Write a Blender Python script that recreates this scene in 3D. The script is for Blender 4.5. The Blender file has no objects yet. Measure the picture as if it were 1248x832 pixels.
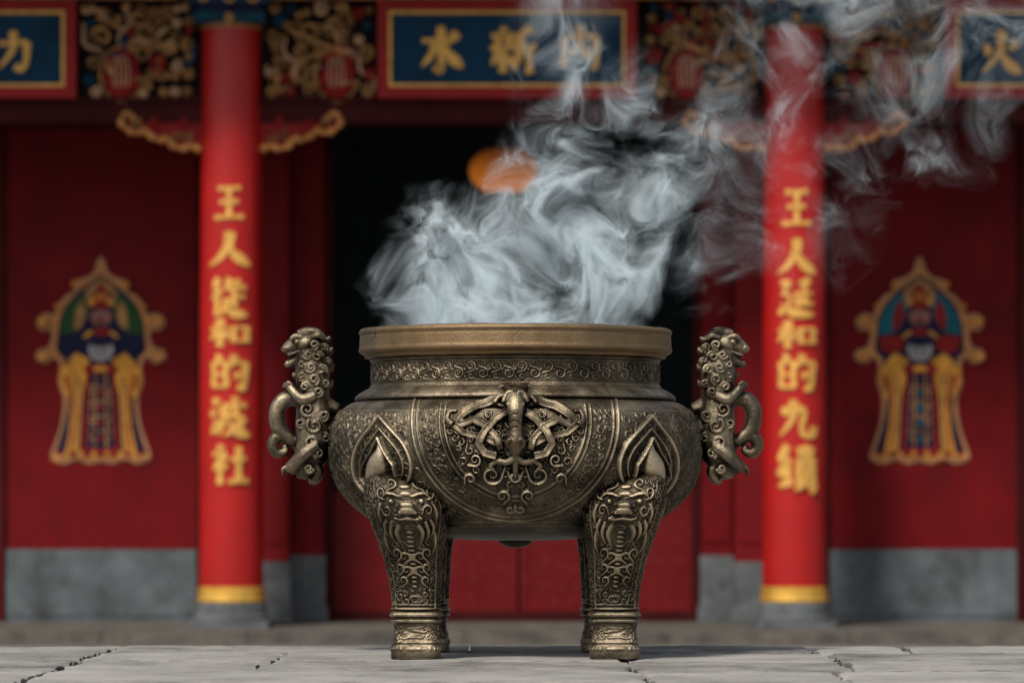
import bpy, math, random, time
import numpy as np
from mathutils import Vector, Matrix
T0=time.time()
scene=bpy.context.scene
COL=scene.collection
PI=math.pi
CAMH=0.49; CAMY=-11.7; FPX=4680.0

# ------------------------------------------------------------------ materials
def new_mat(name):
    m=bpy.data.materials.new(name); m.use_nodes=True
    nt=m.node_tree; b=nt.nodes['Principled BSDF']
    return m,nt,b
def mat(name,c,rough=0.6,metal=0.0,var=0.25,scale=4.0,bump=0.0,bscale=40.0,dirt=None,spec=0.3):
    m,nt,b=new_mat(name)
    tc=nt.nodes.new('ShaderNodeTexCoord')
    n=nt.nodes.new('ShaderNodeTexNoise'); n.inputs['Scale'].default_value=scale; n.inputs['Detail'].default_value=8; n.inputs['Roughness'].default_value=0.65
    nt.links.new(tc.outputs['Object'],n.inputs['Vector'])
    r=nt.nodes.new('ShaderNodeValToRGB')
    r.color_ramp.elements[0].position=0.3; r.color_ramp.elements[1].position=0.7
    r.color_ramp.elements[0].color=tuple(x*(1-var) for x in c)+(1,)
    r.color_ramp.elements[1].color=tuple(min(1,x*(1+var)) for x in c)+(1,)
    nt.links.new(n.outputs['Fac'],r.inputs['Fac'])
    out=r.outputs['Color']
    if dirt:
        n2=nt.nodes.new('ShaderNodeTexNoise'); n2.inputs['Scale'].default_value=dirt[1]; n2.inputs['Detail'].default_value=6
        nt.links.new(tc.outputs['Object'],n2.inputs['Vector'])
        r2=nt.nodes.new('ShaderNodeValToRGB'); r2.color_ramp.elements[0].position=0.5; r2.color_ramp.elements[1].position=0.72
        nt.links.new(n2.outputs['Fac'],r2.inputs['Fac'])
        mx=nt.nodes.new('ShaderNodeMix'); mx.data_type='RGBA'
        mu=nt.nodes.new('ShaderNodeMath'); mu.operation='MULTIPLY'; mu.inputs[1].default_value=dirt[2]
        nt.links.new(r2.outputs['Color'],mu.inputs[0]); nt.links.new(mu.outputs[0],mx.inputs['Factor'])
        nt.links.new(out,mx.inputs['A']); mx.inputs['B'].default_value=tuple(dirt[0])+(1,)
        out=mx.outputs['Result']
    nt.links.new(out,b.inputs['Base Color'])
    b.inputs['Roughness'].default_value=rough; b.inputs['Metallic'].default_value=metal
    b.inputs['Specular IOR Level'].default_value=spec
    if bump>0:
        n3=nt.nodes.new('ShaderNodeTexNoise'); n3.inputs['Scale'].default_value=bscale; n3.inputs['Detail'].default_value=8
        nt.links.new(tc.outputs['Object'],n3.inputs['Vector'])
        bp=nt.nodes.new('ShaderNodeBump'); bp.inputs['Strength'].default_value=bump; bp.inputs['Distance'].default_value=0.02
        nt.links.new(n3.outputs['Fac'],bp.inputs['Height']); nt.links.new(bp.outputs['Normal'],b.inputs['Normal'])
    return m

def bronze(name,dark,mid,light,rough=0.42,lo=0.0,metal=0.8,aopow=2.2,aod=0.03,blotch=0.15,nz=1.7,bmp=0.5):
    m,nt,b=new_mat(name)
    L=nt.links.new
    tc=nt.nodes.new('ShaderNodeTexCoord')
    at=nt.nodes.new('ShaderNodeAttribute'); at.attribute_name='relief'
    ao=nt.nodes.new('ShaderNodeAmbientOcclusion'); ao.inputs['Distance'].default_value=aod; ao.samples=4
    n=nt.nodes.new('ShaderNodeTexNoise'); n.inputs['Scale'].default_value=9; n.inputs['Detail'].default_value=9; n.inputs['Roughness'].default_value=0.7
    L(tc.outputs['Object'],n.inputs['Vector'])
    def math_(op,a,bb,cl=False):
        x=nt.nodes.new('ShaderNodeMath'); x.operation=op; x.use_clamp=cl
        for i,v in enumerate((a,bb)):
            if isinstance(v,(int,float)): x.inputs[i].default_value=v
            else: L(v,x.inputs[i])
        return x.outputs[0]
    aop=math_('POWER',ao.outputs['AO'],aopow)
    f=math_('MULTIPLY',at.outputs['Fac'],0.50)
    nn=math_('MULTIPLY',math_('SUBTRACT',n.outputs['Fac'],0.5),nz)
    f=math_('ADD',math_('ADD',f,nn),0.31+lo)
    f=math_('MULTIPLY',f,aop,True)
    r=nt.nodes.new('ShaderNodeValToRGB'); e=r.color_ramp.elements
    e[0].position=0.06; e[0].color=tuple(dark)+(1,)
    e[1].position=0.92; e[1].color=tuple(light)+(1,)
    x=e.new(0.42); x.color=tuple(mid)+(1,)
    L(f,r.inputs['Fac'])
    n2=nt.nodes.new('ShaderNodeTexNoise'); n2.inputs['Scale'].default_value=3.3; n2.inputs['Detail'].default_value=7
    L(tc.outputs['Object'],n2.inputs['Vector'])
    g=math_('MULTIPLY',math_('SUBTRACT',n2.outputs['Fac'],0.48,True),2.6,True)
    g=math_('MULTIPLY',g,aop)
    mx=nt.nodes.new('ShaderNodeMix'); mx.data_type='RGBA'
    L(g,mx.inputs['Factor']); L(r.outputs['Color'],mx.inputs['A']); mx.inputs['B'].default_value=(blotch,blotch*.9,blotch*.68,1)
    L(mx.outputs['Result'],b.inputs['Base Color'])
    b.inputs['Metallic'].default_value=metal
    rr=math_('ADD',math_('MULTIPLY',n.outputs['Fac'],0.4),rough-0.18)
    L(rr,b.inputs['Roughness'])
    n3=nt.nodes.new('ShaderNodeTexNoise'); n3.inputs['Scale'].default_value=110; n3.inputs['Detail'].default_value=6; n3.inputs['Roughness'].default_value=0.7
    L(tc.outputs['Object'],n3.inputs['Vector'])
    bp=nt.nodes.new('ShaderNodeBump'); bp.inputs['Strength'].default_value=bmp; bp.inputs['Distance'].default_value=0.006
    L(n3.outputs['Fac'],bp.inputs['Height']); L(bp.outputs['Normal'],b.inputs['Normal'])
    return m

M_bronze=bronze('aged_bronze',(0.010,0.0085,0.0065),(0.165,0.130,0.085),(0.66,0.54,0.37),0.34,0.0,0.86)
M_carved=bronze('carved_bronze',(0.008,0.0065,0.005),(0.145,0.112,0.072),(0.64,0.52,0.35),0.35,0.0,0.86,2.8,0.035)
M_rim=bronze('warm_rim_bronze',(0.085,0.054,0.027),(0.21,0.137,0.068),(0.32,0.22,0.12),0.52,0.08,0.7,1.2,0.03,0.10,1.3,0.4)
M_ash=mat('ash',(0.3,0.29,0.27),0.95,bump=0.5)
M_colred=mat('column_red_lacquer',(0.44,0.010,0.009),0.36,var=0.16,scale=3,dirt=((0.22,0.014,0.012),6,0.45),bump=0.05,spec=0.45)
M_doorred=mat('door_red',(0.150,0.0045,0.007),0.6,var=0.2,scale=2,dirt=((0.075,0.005,0.007),3,0.55),bump=0.08,bscale=12,spec=0.12)
M_pilred=mat('pilaster_red',(0.165,0.007,0.009),0.6,var=0.2,scale=3,spec=0.12)
M_leafred=mat('door_leaf_red',(0.135,0.006,0.008),0.5,var=0.2,scale=3,dirt=((0.20,0.05,0.04),14,0.25),spec=0.15)
M_framered=mat('sign_frame_red',(0.28,0.010,0.010),0.5,var=0.2,spec=0.2)
M_wood=mat('dark_wood',(0.018,0.009,0.009),0.7,var=0.3,spec=0.1)
M_lintel=mat('lintel_red_brown',(0.045,0.006,0.006),0.7,var=0.3,spec=0.1)
M_dark=mat('interior_dark',(0.07,0.10,0.12),0.9,var=0.3,spec=0.1)
M_gold=mat('gold_paint',(0.78,0.43,0.10),0.45,0.1,var=0.25,scale=14,dirt=((0.42,0.19,0.04),20,0.55))
M_goldband=mat('gold_band',(0.8,0.45,0.08),0.3,0.5,var=0.2,scale=8)
M_darkgold=mat('carving_gold',(0.36,0.18,0.06),0.5,0.2,var=0.6,scale=10,dirt=((0.05,0.016,0.012),9,0.9))
M_blue=mat('sign_blue',(0.005,0.038,0.085),0.6,var=0.3,scale=3,spec=0.12)
M_teal=mat('teal_paint',(0.01,0.11,0.15),0.6,var=0.3,spec=0.15)
M_capblue=mat('capital_blue',(0.008,0.045,0.085),0.6,var=0.4,spec=0.15)
M_green=mat('green_paint',(0.02,0.07,0.02),0.6,var=0.3,spec=0.15)
M_navy=mat('navy_paint',(0.010,0.010,0.040),0.6,var=0.3,spec=0.15)
M_cream=mat('cream_paint',(0.50,0.30,0.17),0.6,var=0.2)
M_white=mat('white_paint',(0.40,0.38,0.38),0.6,var=0.25,scale=20)
M_face=mat('face_paint',(0.30,0.11,0.08),0.6,var=0.3)
M_yellow=mat('yellow_paint',(0.62,0.28,0.035),0.6,var=0.4,scale=9)
M_outline=mat('ochre_outline',(0.50,0.21,0.06),0.6,var=0.4,scale=9)
M_redpaint=mat('red_paint',(0.24,0.012,0.012),0.6,var=0.3,scale=12,spec=0.15)
M_stone=mat('grey_stone',(0.12,0.13,0.135),0.85,var=0.35,scale=5,dirt=((0.05,0.05,0.05),7,0.6),bump=0.3,spec=0.15)
M_stone2=mat('step_stone',(0.12,0.11,0.095),0.9,var=0.45,scale=4,dirt=((0.05,0.045,0.04),3,0.7),bump=0.3,spec=0.15)
M_kick=mat('kickplate_grey',(0.11,0.125,0.135),0.75,var=0.45,scale=3,dirt=((0.045,0.045,0.05),4,0.75),bump=0.2,spec=0.2)
M_tile=mat('roof_tile',(0.12,0.07,0.03),0.5,var=0.3)

# ------------------------------------------------------------------ builders
def finish(name,me,mats,parent=None,smooth=False,angle=None):
    for m in mats: me.materials.append(m)
    ob=bpy.data.objects.new(name,me); COL.objects.link(ob)
    if parent is not None: ob.parent=parent
    if smooth:
        me.polygons.foreach_set('use_smooth',[True]*len(me.polygons))
        if angle is not None:
            me.set_sharp_from_angle(angle=math.radians(angle))
    return ob
def root(name,loc,label,category,group=None):
    e=bpy.data.objects.new(name,None); e.empty_display_size=0.2; e.location=loc; COL.objects.link(e)
    e['label']=label; e['category']=category
    if group: e['group']=group
    return e

class B:
    def __init__(s): s.v=[]; s.f=[]; s.m=[]
    def add(s,V,F,mi=0):
        o=len(s.v); s.v.extend([tuple(map(float,p)) for p in V])
        for f in F: s.f.append([i+o for i in f]); s.m.append(mi)
    def box(s,x0,x1,y0,y1,z0,z1,mi=0):
        V=[(x0,y0,z0),(x1,y0,z0),(x1,y1,z0),(x0,y1,z0),(x0,y0,z1),(x1,y0,z1),(x1,y1,z1),(x0,y1,z1)]
        F=[(0,3,2,1),(4,5,6,7),(0,1,5,4),(1,2,6,5),(2,3,7,6),(3,0,4,7)]
        s.add(V,F,mi)
    def prism(s,pts,y0,y1,mi=0):
        a=sum(pts[i][0]*pts[(i+1)%len(pts)][1]-pts[(i+1)%len(pts)][0]*pts[i][1] for i in range(len(pts)))
        if a<0: pts=pts[::-1]
        n=len(pts)
        V=[(p[0],y0,p[1]) for p in pts]+[(p[0],y1,p[1]) for p in pts]
        F=[list(range(n)),list(range(2*n-1,n-1,-1))]+[(i,i+n,(i+1)%n+n,(i+1)%n) for i in range(n)]
        s.add(V,F,mi)
    def tube(s,P,R,seg=8,mi=0):
        P=np.array(P,float); n=len(P)
        if isinstance(R,(int,float)): R=[R]*n
        T=np.gradient(P,axis=0); T/= (np.linalg.norm(T,axis=1)[:,None]+1e-9)
        up=np.array([0,1,0.0])
        if abs(T[0]@up)>0.9: up=np.array([1.0,0,0])
        V=[];
        for i in range(n):
            a=up-T[i]*(up@T[i]); a/=np.linalg.norm(a)+1e-9; up=a
            b=np.cross(T[i],a)
            for k in range(seg):
                t=2*PI*k/seg
                V.append(P[i]+R[i]*(a*math.cos(t)+b*math.sin(t)))
        F=[]
        for i in range(n-1):
            for k in range(seg):
                k2=(k+1)%seg
                F.append((i*seg+k,i*seg+k2,(i+1)*seg+k2,(i+1)*seg+k))
        F.append(list(range(seg))[::-1]); F.append([(n-1)*seg+k for k in range(seg)])
        s.add(V,F,mi)
    def ball(s,c,r,mi=0,seg=12,rings=8):
        if isinstance(r,(int,float)): r=(r,r,r)
        V=[(c[0],c[1],c[2]+r[2])]
        for i in range(1,rings):
            p=PI*i/rings
            for k in range(seg):
                t=2*PI*k/seg
                V.append((c[0]+r[0]*math.sin(p)*math.cos(t),c[1]+r[1]*math.sin(p)*math.sin(t),c[2]+r[2]*math.cos(p)))
        V.append((c[0],c[1],c[2]-r[2])); F=[]
        for k in range(seg): F.append((0,1+k,1+(k+1)%seg))
        for i in range(rings-2):
            for k in range(seg):
                a=1+i*seg+k; b=1+i*seg+(k+1)%seg
                F.append((a,a+seg,b+seg,b))
        l=len(V)-1; o=1+(rings-2)*seg
        for k in range(seg): F.append((l,o+(k+1)%seg,o+k))
        s.add(V,F,mi)
    def rev(s,prof,seg=96,cx=0,cy=0,mi=0):
        V=[];F=[]
        n=len(prof)
        for r,z in prof:
            for k in range(seg):
                t=2*PI*k/seg; V.append((cx+r*math.sin(t),cy-r*math.cos(t),z))
        for i in range(n-1):
            for k in range(seg):
                k2=(k+1)%seg
                F.append((i*seg+k,(i+1)*seg+k,(i+1)*seg+k2,i*seg+k2))
        s.add(V,F,mi)
    def make(s,name,mats,parent=None,smooth=False,angle=None):
        me=bpy.data.meshes.new(name); me.from_pydata(s.v,[],s.f); me.update()
        ob=finish(name,me,mats,parent,smooth,angle)
        me.polygons.foreach_set('material_index',s.m); me.update()
        return ob

def catmull(P,n=8):
    P=[np.array(p,float) for p in P]
    if len(P)==2:
        return [P[0]+(P[1]-P[0])*t for t in np.linspace(0,1,n+1)]
    Q=[2*P[0]-P[1]]+P+[2*P[-1]-P[-2]]; out=[]
    for i in range(1,len(Q)-2):
        for k in range(n):
            t=k/n
            out.append(0.5*((2*Q[i])+(-Q[i-1]+Q[i+1])*t+(2*Q[i-1]-5*Q[i]+4*Q[i+1]-Q[i+2])*t*t+(-Q[i-1]+3*Q[i]-3*Q[i+1]+Q[i+2])*t**3))
    out.append(P[-1]); return out
def grid_mesh(name,V,nr,nc,closed,relief,mats,parent):
    me=bpy.data.meshes.new(name)
    me.vertices.add(len(V)); me.vertices.foreach_set('co',V.astype(np.float32).ravel())
    i=np.arange(nr-1)[:,None]; j=np.arange(nc if closed else nc-1)[None,:]
    j2=(j+1)%nc
    F=np.stack([i*nc+j,(i+1)*nc+j,(i+1)*nc+j2,i*nc+j2],-1).reshape(-1,4)
    nf=len(F)
    me.loops.add(nf*4); me.loops.foreach_set('vertex_index',F.ravel().astype(np.int32))
    me.polygons.add(nf); me.polygons.foreach_set('loop_start',np.arange(nf,dtype=np.int32)*4)
    me.update(calc_edges=True); me.validate()
    a=me.attributes.new('relief','FLOAT','POINT'); a.data.foreach_set('value',relief.ravel().astype(np.float32))
    ob=finish(name,me,mats,parent); me.polygons.foreach_set('use_smooth',np.ones(len(me.polygons),bool)); me.update()
    return ob

# ------------------------------------------------------------------ relief field
class Relief:
    def __init__(s,S,R,nc):
        s.S=S; s.R=R; s.nc=nc; s.H=np.zeros((len(S),nc)); s.ds=S[1]-S[0]; s.dt=2*PI/nc
    def stamp(s,th,sv,w,h):
        i0=int(np.searchsorted(s.S,sv-w)); i1=int(np.searchsorted(s.S,sv+w))
        if i1<=i0: return
        im=min(len(s.S)-1,max(0,(i0+i1)//2)); r=max(s.R[im],0.03)
        k=int(w/(r*s.dt))+1
        jc=(th+PI)/s.dt; j=np.arange(int(jc)-k,int(jc)+k+2)
        du=(j-jc)*s.dt*r
        dv=s.S[i0:i1]-sv
        d2=(du[None,:]**2+dv[:,None]**2)/(w*w)
        hh=h*np.sqrt(np.clip(1-d2,0,1))
        jj=j%s.nc
        s.H[i0:i1,jj]=np.maximum(s.H[i0:i1,jj],hh)
    def stroke(s,P,w,h,taper=False,mirror=False,leaf=False):
        P=np.array(P,float)
        r=np.interp(P[:,1],s.S,s.R)
        d=np.sqrt((np.diff(P[:,0])*r[:-1])**2+np.diff(P[:,1])**2)
        c=np.concatenate([[0],np.cumsum(d)])
        n=max(2,int(c[-1]/(w*0.35))+1)
        t=np.linspace(0,c[-1],n)
        th=np.interp(t,c,P[:,0]); sv=np.interp(t,c,P[:,1])
        for q,(a,b) in enumerate(zip(th,sv)):
            k=1.0; u=q/(n-1)
            if leaf: k=0.25+0.95*math.sin(PI*(0.12+0.88*u)**0.7) if u<1 else 0.3
            elif taper: k=0.55+0.45*math.sin(PI*min(1,max(0,u*0.8+0.2)))
            s.stamp(a,b,w*max(k,.3),h*max(k,.4))
            if mirror: s.stamp(-a,b,w*max(k,.3),h*max(k,.4))
    def spiral(s,th,sv,R,w,h,turns=1.6,hand=1,ph=0,mirror=False,tail=0):
        n=34; P=[]
        r0=max(np.interp(sv,s.S,s.R),0.03)
        for i in range(n):
            t=i/(n-1); rr=R*(1-0.86*t); a=ph+hand*t*turns*2*PI
            P.append((th+rr*math.cos(a)/r0, sv+rr*math.sin(a)))
        if tail:
            x=(P[0][0]-th)*r0; y=P[0][1]-sv
            a=math.atan2(y,x); tx=-hand*-math.sin(a); ty=-hand*math.cos(a)
            P=[(P[0][0]+tx*R*tail/r0+ math.cos(a)*R*.35*tail/r0, P[0][1]+ty*R*tail+math.sin(a)*R*.35*tail)]+P
        s.stroke(P,w,h,True,mirror)

def fillspirals(rel,pred,th0,th1,s0,s1,R,w,h,seed,tries=4000,mirror=True,pts=None):
    rg=random.Random(seed); pts=pts if pts is not None else []; new=[]
    for _ in range(tries):
        th=rg.uniform(th0,th1); sv=rg.uniform(s0,s1)
        if not pred(th,sv): continue
        r=np.interp(sv,rel.S,rel.R); RR=R*rg.uniform(0.7,1.15)
        if any(math.hypot((th-a)*r,sv-b)<(RR+c)*0.93 for a,b,c in pts): continue
        pts.append((th,sv,RR)); new.append((th,sv,RR))
    for a,b,c in new:
        rel.spiral(a,b,c,w,h,rg.uniform(1.3,1.9),rg.choice((-1,1)),rg.uniform(0,2*PI),mirror,rg.choice((0,0.7,1.0)))
    for _ in range(tries//2):
        th=rg.uniform(th0,th1); sv=rg.uniform(s0,s1)
        if not pred(th,sv): continue
        r=np.interp(sv,rel.S,rel.R)
        if any(math.hypot((th-a)*r,sv-b)<(R*0.3+c)*0.98 for a,b,c in pts): continue
        pts.append((th,sv,R*0.3)); rel.stamp(th,sv,w*1.2,h*0.8)
        if mirror: rel.stamp(-th,sv,w*1.2,h*0.8)

def profile_samples(prof,step):
    r=np.array([p[0]/400 for p in prof]); z=np.array([CAMH+(600-p[1])/400 for p in prof])
    d=np.concatenate([[0],np.cumsum(np.hypot(np.diff(r),np.diff(z)))])
    n=int(d[-1]/step)+1; s=np.linspace(0,d[-1],n)
    return np.interp(s,d,r),np.interp(s,d,z),s

def revolve_relief(name,R,Z,S,H,nc,mats,parent,hmax):
    dr=np.gradient(R,S); dz=np.gradient(Z,S)
    nx=-dz; nz=dr
    L=np.hypot(nx,nz)+1e-9; nx/=L; nz/=L
    th=np.arange(nc)*2*PI/nc-PI
    rr=R[:,None]+nx[:,None]*H; zz=Z[:,None]+nz[:,None]*H
    V=np.stack([rr*np.sin(th),-rr*np.cos(th),zz],-1).reshape(-1,3)
    return grid_mesh(name,V,len(R),nc,True,np.clip(H/hmax,0,1),mats,parent)
def setrel(ob,v):
    n=len(ob.data.vertices)
    a=ob.data.attributes.get('relief') or ob.data.attributes.new('relief','FLOAT','POINT')
    a.data.foreach_set('value',np.full(n,v,np.float32))

# ================================================================== INCENSE BURNER
burner=root('incense_burner',(0.01,0,0),'large round bronze incense burner with dragon handles on grey paving','incense burner')
NC=1400
rimp=[(150,476),(163,470),(166,440),(166,410),(168,404),(172,402),(186,401.6),(189.5,403),(191,406),(190,408.5),(189,410),(189.6,413),(190,424),(191,427),(190.5,430),(187,432.5),(184,433.5),(183.5,437),(177,438.2)]
R,Z,S=profile_samples(rimp,0.003)
th_=np.arange(360)*2*PI/360
Hr=0.0007*np.sin(th_*7+1)*np.ones((len(R),1))+0.0005*np.sin(th_*17+2)+0.0003*np.sin(th_*41)
ob=revolve_relief('rim',R,Z,S,Hr,360,[M_rim],burner,1); setrel(ob,0.3)
neckp=[(175,438),(177,438.6),(177,441),(174.5,442.5),(174.5,468.5),(177,470),(177.4,473),(180,474.5),(185,477),(191,480.5),(195,484),(195.6,487),(194,489.5),(186,490)]
R,Z,S=profile_samples(neckp,0.0022)
rel=Relief(S,R,NC)
zt,zb=CAMH+(600-444)/400,CAMH+(600-467)/400
s_top=float(np.interp(-zt,-Z,S)); s_bot=float(np.interp(-zb,-Z,S)); sm=(s_top+s_bot)/2
N=72
for k in range(N):
    th=-PI+2*PI*(k+0.5)/N; up=1 if k%2 else -1
    rel.spiral(th,sm+up*0.011,0.0165,0.0028,0.0055,1.7,up,PI/2 if up<0 else -PI/2,False,0.8)
    rel.spiral(th,sm-up*0.0185,0.0085,0.0024,0.0045,1.2,-up,0.7,False,0)
    rel.stamp(th+PI/N,sm,0.0045,0.004)
    rel.stamp(th+PI/N,sm+up*0.022,0.0035,0.003)
for sv in (s_top,s_bot):
    rel.stroke([(-PI,sv),(PI-0.001,sv)],0.0022,0.0028)
base=((S<s_top)|(S>s_bot))[:,None]*0.4
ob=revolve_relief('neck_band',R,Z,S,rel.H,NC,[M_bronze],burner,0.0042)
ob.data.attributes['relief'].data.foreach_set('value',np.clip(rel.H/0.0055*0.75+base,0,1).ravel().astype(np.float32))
bp=[(182,488.8),(188,489),(196,490.5),(206,495.5),(215,504),(221.5,516),(225.5,532),(227,548),(225.5,565),(221,580),(214,595),(204,608),(190,621),(172,633),(150,643),(120,651),(80,656),(40,658),(2,659)]
bp=[tuple(p) for p in catmull(bp,6)]
R,Z,S=profile_samples(bp,0.0025)
rel=Relief(S,R,NC)
def P2(x,y,depth=11.2):
    z=CAMH+(600-y)*depth/FPX; X=(x-628)*depth/FPX
    s=float(np.interp(-z,-Z,S)); r=float(np.interp(s,S,R))
    return (math.asin(max(-0.999,min(0.999,X/r))),s)
def ell(cx,cy,rx,ry,a0,a1,n=60):
    return [P2(cx+rx*math.cos(math.radians(a0+(a1-a0)*i/n)),cy+ry*math.sin(math.radians(a0+(a1-a0)*i/n))) for i in range(n+1)]
for rx,ry,w in ((126,122,0.005),(120,117,0.0028),(92,97,0.0028),(86,92,0.0045)):
    rel.stroke(ell(628,512,rx,ry,-12,192),w,0.0060)
S0,S1=P2(628,497)[1],P2(628,640)[1]
def px_of(th,sv):
    r=np.interp(sv,S,R); z=np.interp(sv,S,Z); X=r*math.sin(th); d=11.7-r*math.cos(th)
    return 628+X*FPX/d, 600-(z-CAMH)*FPX/d
def inell(x,y,cx,cy,rx,ry): return ((x-cx)/rx)**2+((y-cy)/ry)**2
def band(th,sv):
    x,y=px_of(th,sv)
    return inell(x,y,628,512,114,111)<1 and inell(x,y,628,512,98,103)>1 and y>500
def inner(th,sv):
    x,y=px_of(th,sv)
    return inell(x,y,628,512,80,86)<1 and y>506
MED=[(463,508),(452,522),(438,540),(431,560),(433,580),(444,596),(462,606),(484,602),(499,586),(503,564),(494,542),(478,524),(463,508)]
medc=(466,565)
def outer(th,sv):
    x,y=px_of(th,sv)
    if y<503 or y>628: return False
    if inell(x,y,628,512,134,130)<1: return False
    if inell(x,y,467,562,44,54)<1: return False
    return True
fillspirals(rel,band,0.0,1.0,S0-0.01,S1,0.0125,0.0024,0.0052,3)
PTS=[]
for (cx_,cy_,RR,h_,ph) in ((600,578,0.030,1,0),(580,560,0.018,-1,2),(613,602,0.020,-1,1),(574,582,0.016,1,3),(622,618,0.013,1,0),(628,580,0.016,1,0)):
    a,s_=P2(cx_,cy_); rel.spiral(a,s_,RR,0.0052,0.015,1.5,h_,ph,True,0.8); PTS.append((abs(a),s_,RR))
fillspirals(rel,inner,0.0,0.9,S0,S1,0.014,0.0030,0.011,4,5000,True,PTS)
fillspirals(rel,outer,0.2,PI/2,S0-0.01,S1+0.02,0.017,0.0024,0.0052,5,7000)
m=[P2(*p,depth=11.3) for p in catmull(MED,6)]
rel.stroke(m,0.0065,0.014,mirror=True)
m2=[P2(medc[0]+(p[0]-medc[0])*0.74,medc[1]+(p[1]-medc[1])*0.78+2,depth=11.3) for p in catmull(MED,6)]
rel.stroke(m2,0.004,0.011,mirror=True)
for q in np.linspace(0,1,30):
    x=463+2*math.sin(q*5); y=534+q*46
    a,b=P2(x,y,11.3); w=0.008+0.034*math.sin(min(1,q*1.1)*PI*0.5)**2.2
    for sg in (1,-1): rel.stamp(sg*a,b,w,0.008+0.028*q)
for dx in (-1,1):
    rel.stroke([P2(463,534,11.3),P2(463+dx*9,552,11.3),P2(463+dx*19,566,11.3),P2(463+dx*22,580,11.3),P2(463+dx*12,593,11.3),P2(463,596,11.3)],0.0042,0.017,mirror=True)
for yy,w in ((499,0.003),(636,0.003),(641,0.0025)):
    z=CAMH+(600-yy)*11.2/FPX; s=float(np.interp(-z,-Z,S)); rel.stroke([(-PI,s),(PI-0.001,s)],w,0.003)
th=np.arange(NC)*2*PI/NC-PI
src=np.round(((np.where(th>PI/2,PI-th,np.where(th<-PI/2,-PI-th,th)))+PI)/(2*PI/NC)).astype(int)%NC
rel.H=rel.H[:,src]
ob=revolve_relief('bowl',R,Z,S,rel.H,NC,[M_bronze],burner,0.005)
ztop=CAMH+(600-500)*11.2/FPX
fade=np.clip((Z-(ztop-0.12))/0.14,0,1)[:,None]*0.45  # soft sky highlight painted in: bowl colour lightens toward the shoulder
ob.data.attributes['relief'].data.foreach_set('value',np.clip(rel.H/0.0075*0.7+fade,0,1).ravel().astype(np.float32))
b=B(); b.ball((0,0,CAMH+(600-660)/400),(0.05,0.05,0.018)); b.make('drain_boss',[M_bronze],burner,True)
b=B(); b.rev([(0.001,0.90),(0.2,0.897),(0.41,0.885)],64); b.make('ash_bed',[M_ash],burner,True)

# ---- legs
def zl(y): return max(0.0,CAMH+(600-y)*11.42/FPX)
ST=[(566,-138,30,-.30,.06),(576,-136,41,-.328,.09),(590,-133,47,-.348,.110),(608,-131,49.5,-.358,.121),(626,-129,47.5,-.353,.118),(648,-127,42,-.335,.105),(676,-124.5,35,-.308,.087),(704,-122,30.5,-.288,.075),(728,-121,28,-.278,.068),(745,-121,28.5,-.275,.070)]
FT=[(743,-121,27,-.275,.067),(745,-121,30,-.275,.075),(747,-121,32,-.275,.079),(750,-121,32,-.275,.079),(751.5,-121,29,-.275,.072),(753,-121,29,-.275,.072),(754,-121,31,-.275,.077),(757,-121,31,-.275,.077),(759,-121,26.5,-.275,.067),(766,-121,24.5,-.275,.062),(773,-121,25,-.275,.063),(779,-121,27,-.275,.067),(782,-121,29,-.275,.072),(783.5,-121,27.5,-.275,.069),(785,-121,30,-.275,.075),(790,-121,30.5,-.275,.076),(802,-121,30.5,-.275,.076)]
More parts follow.
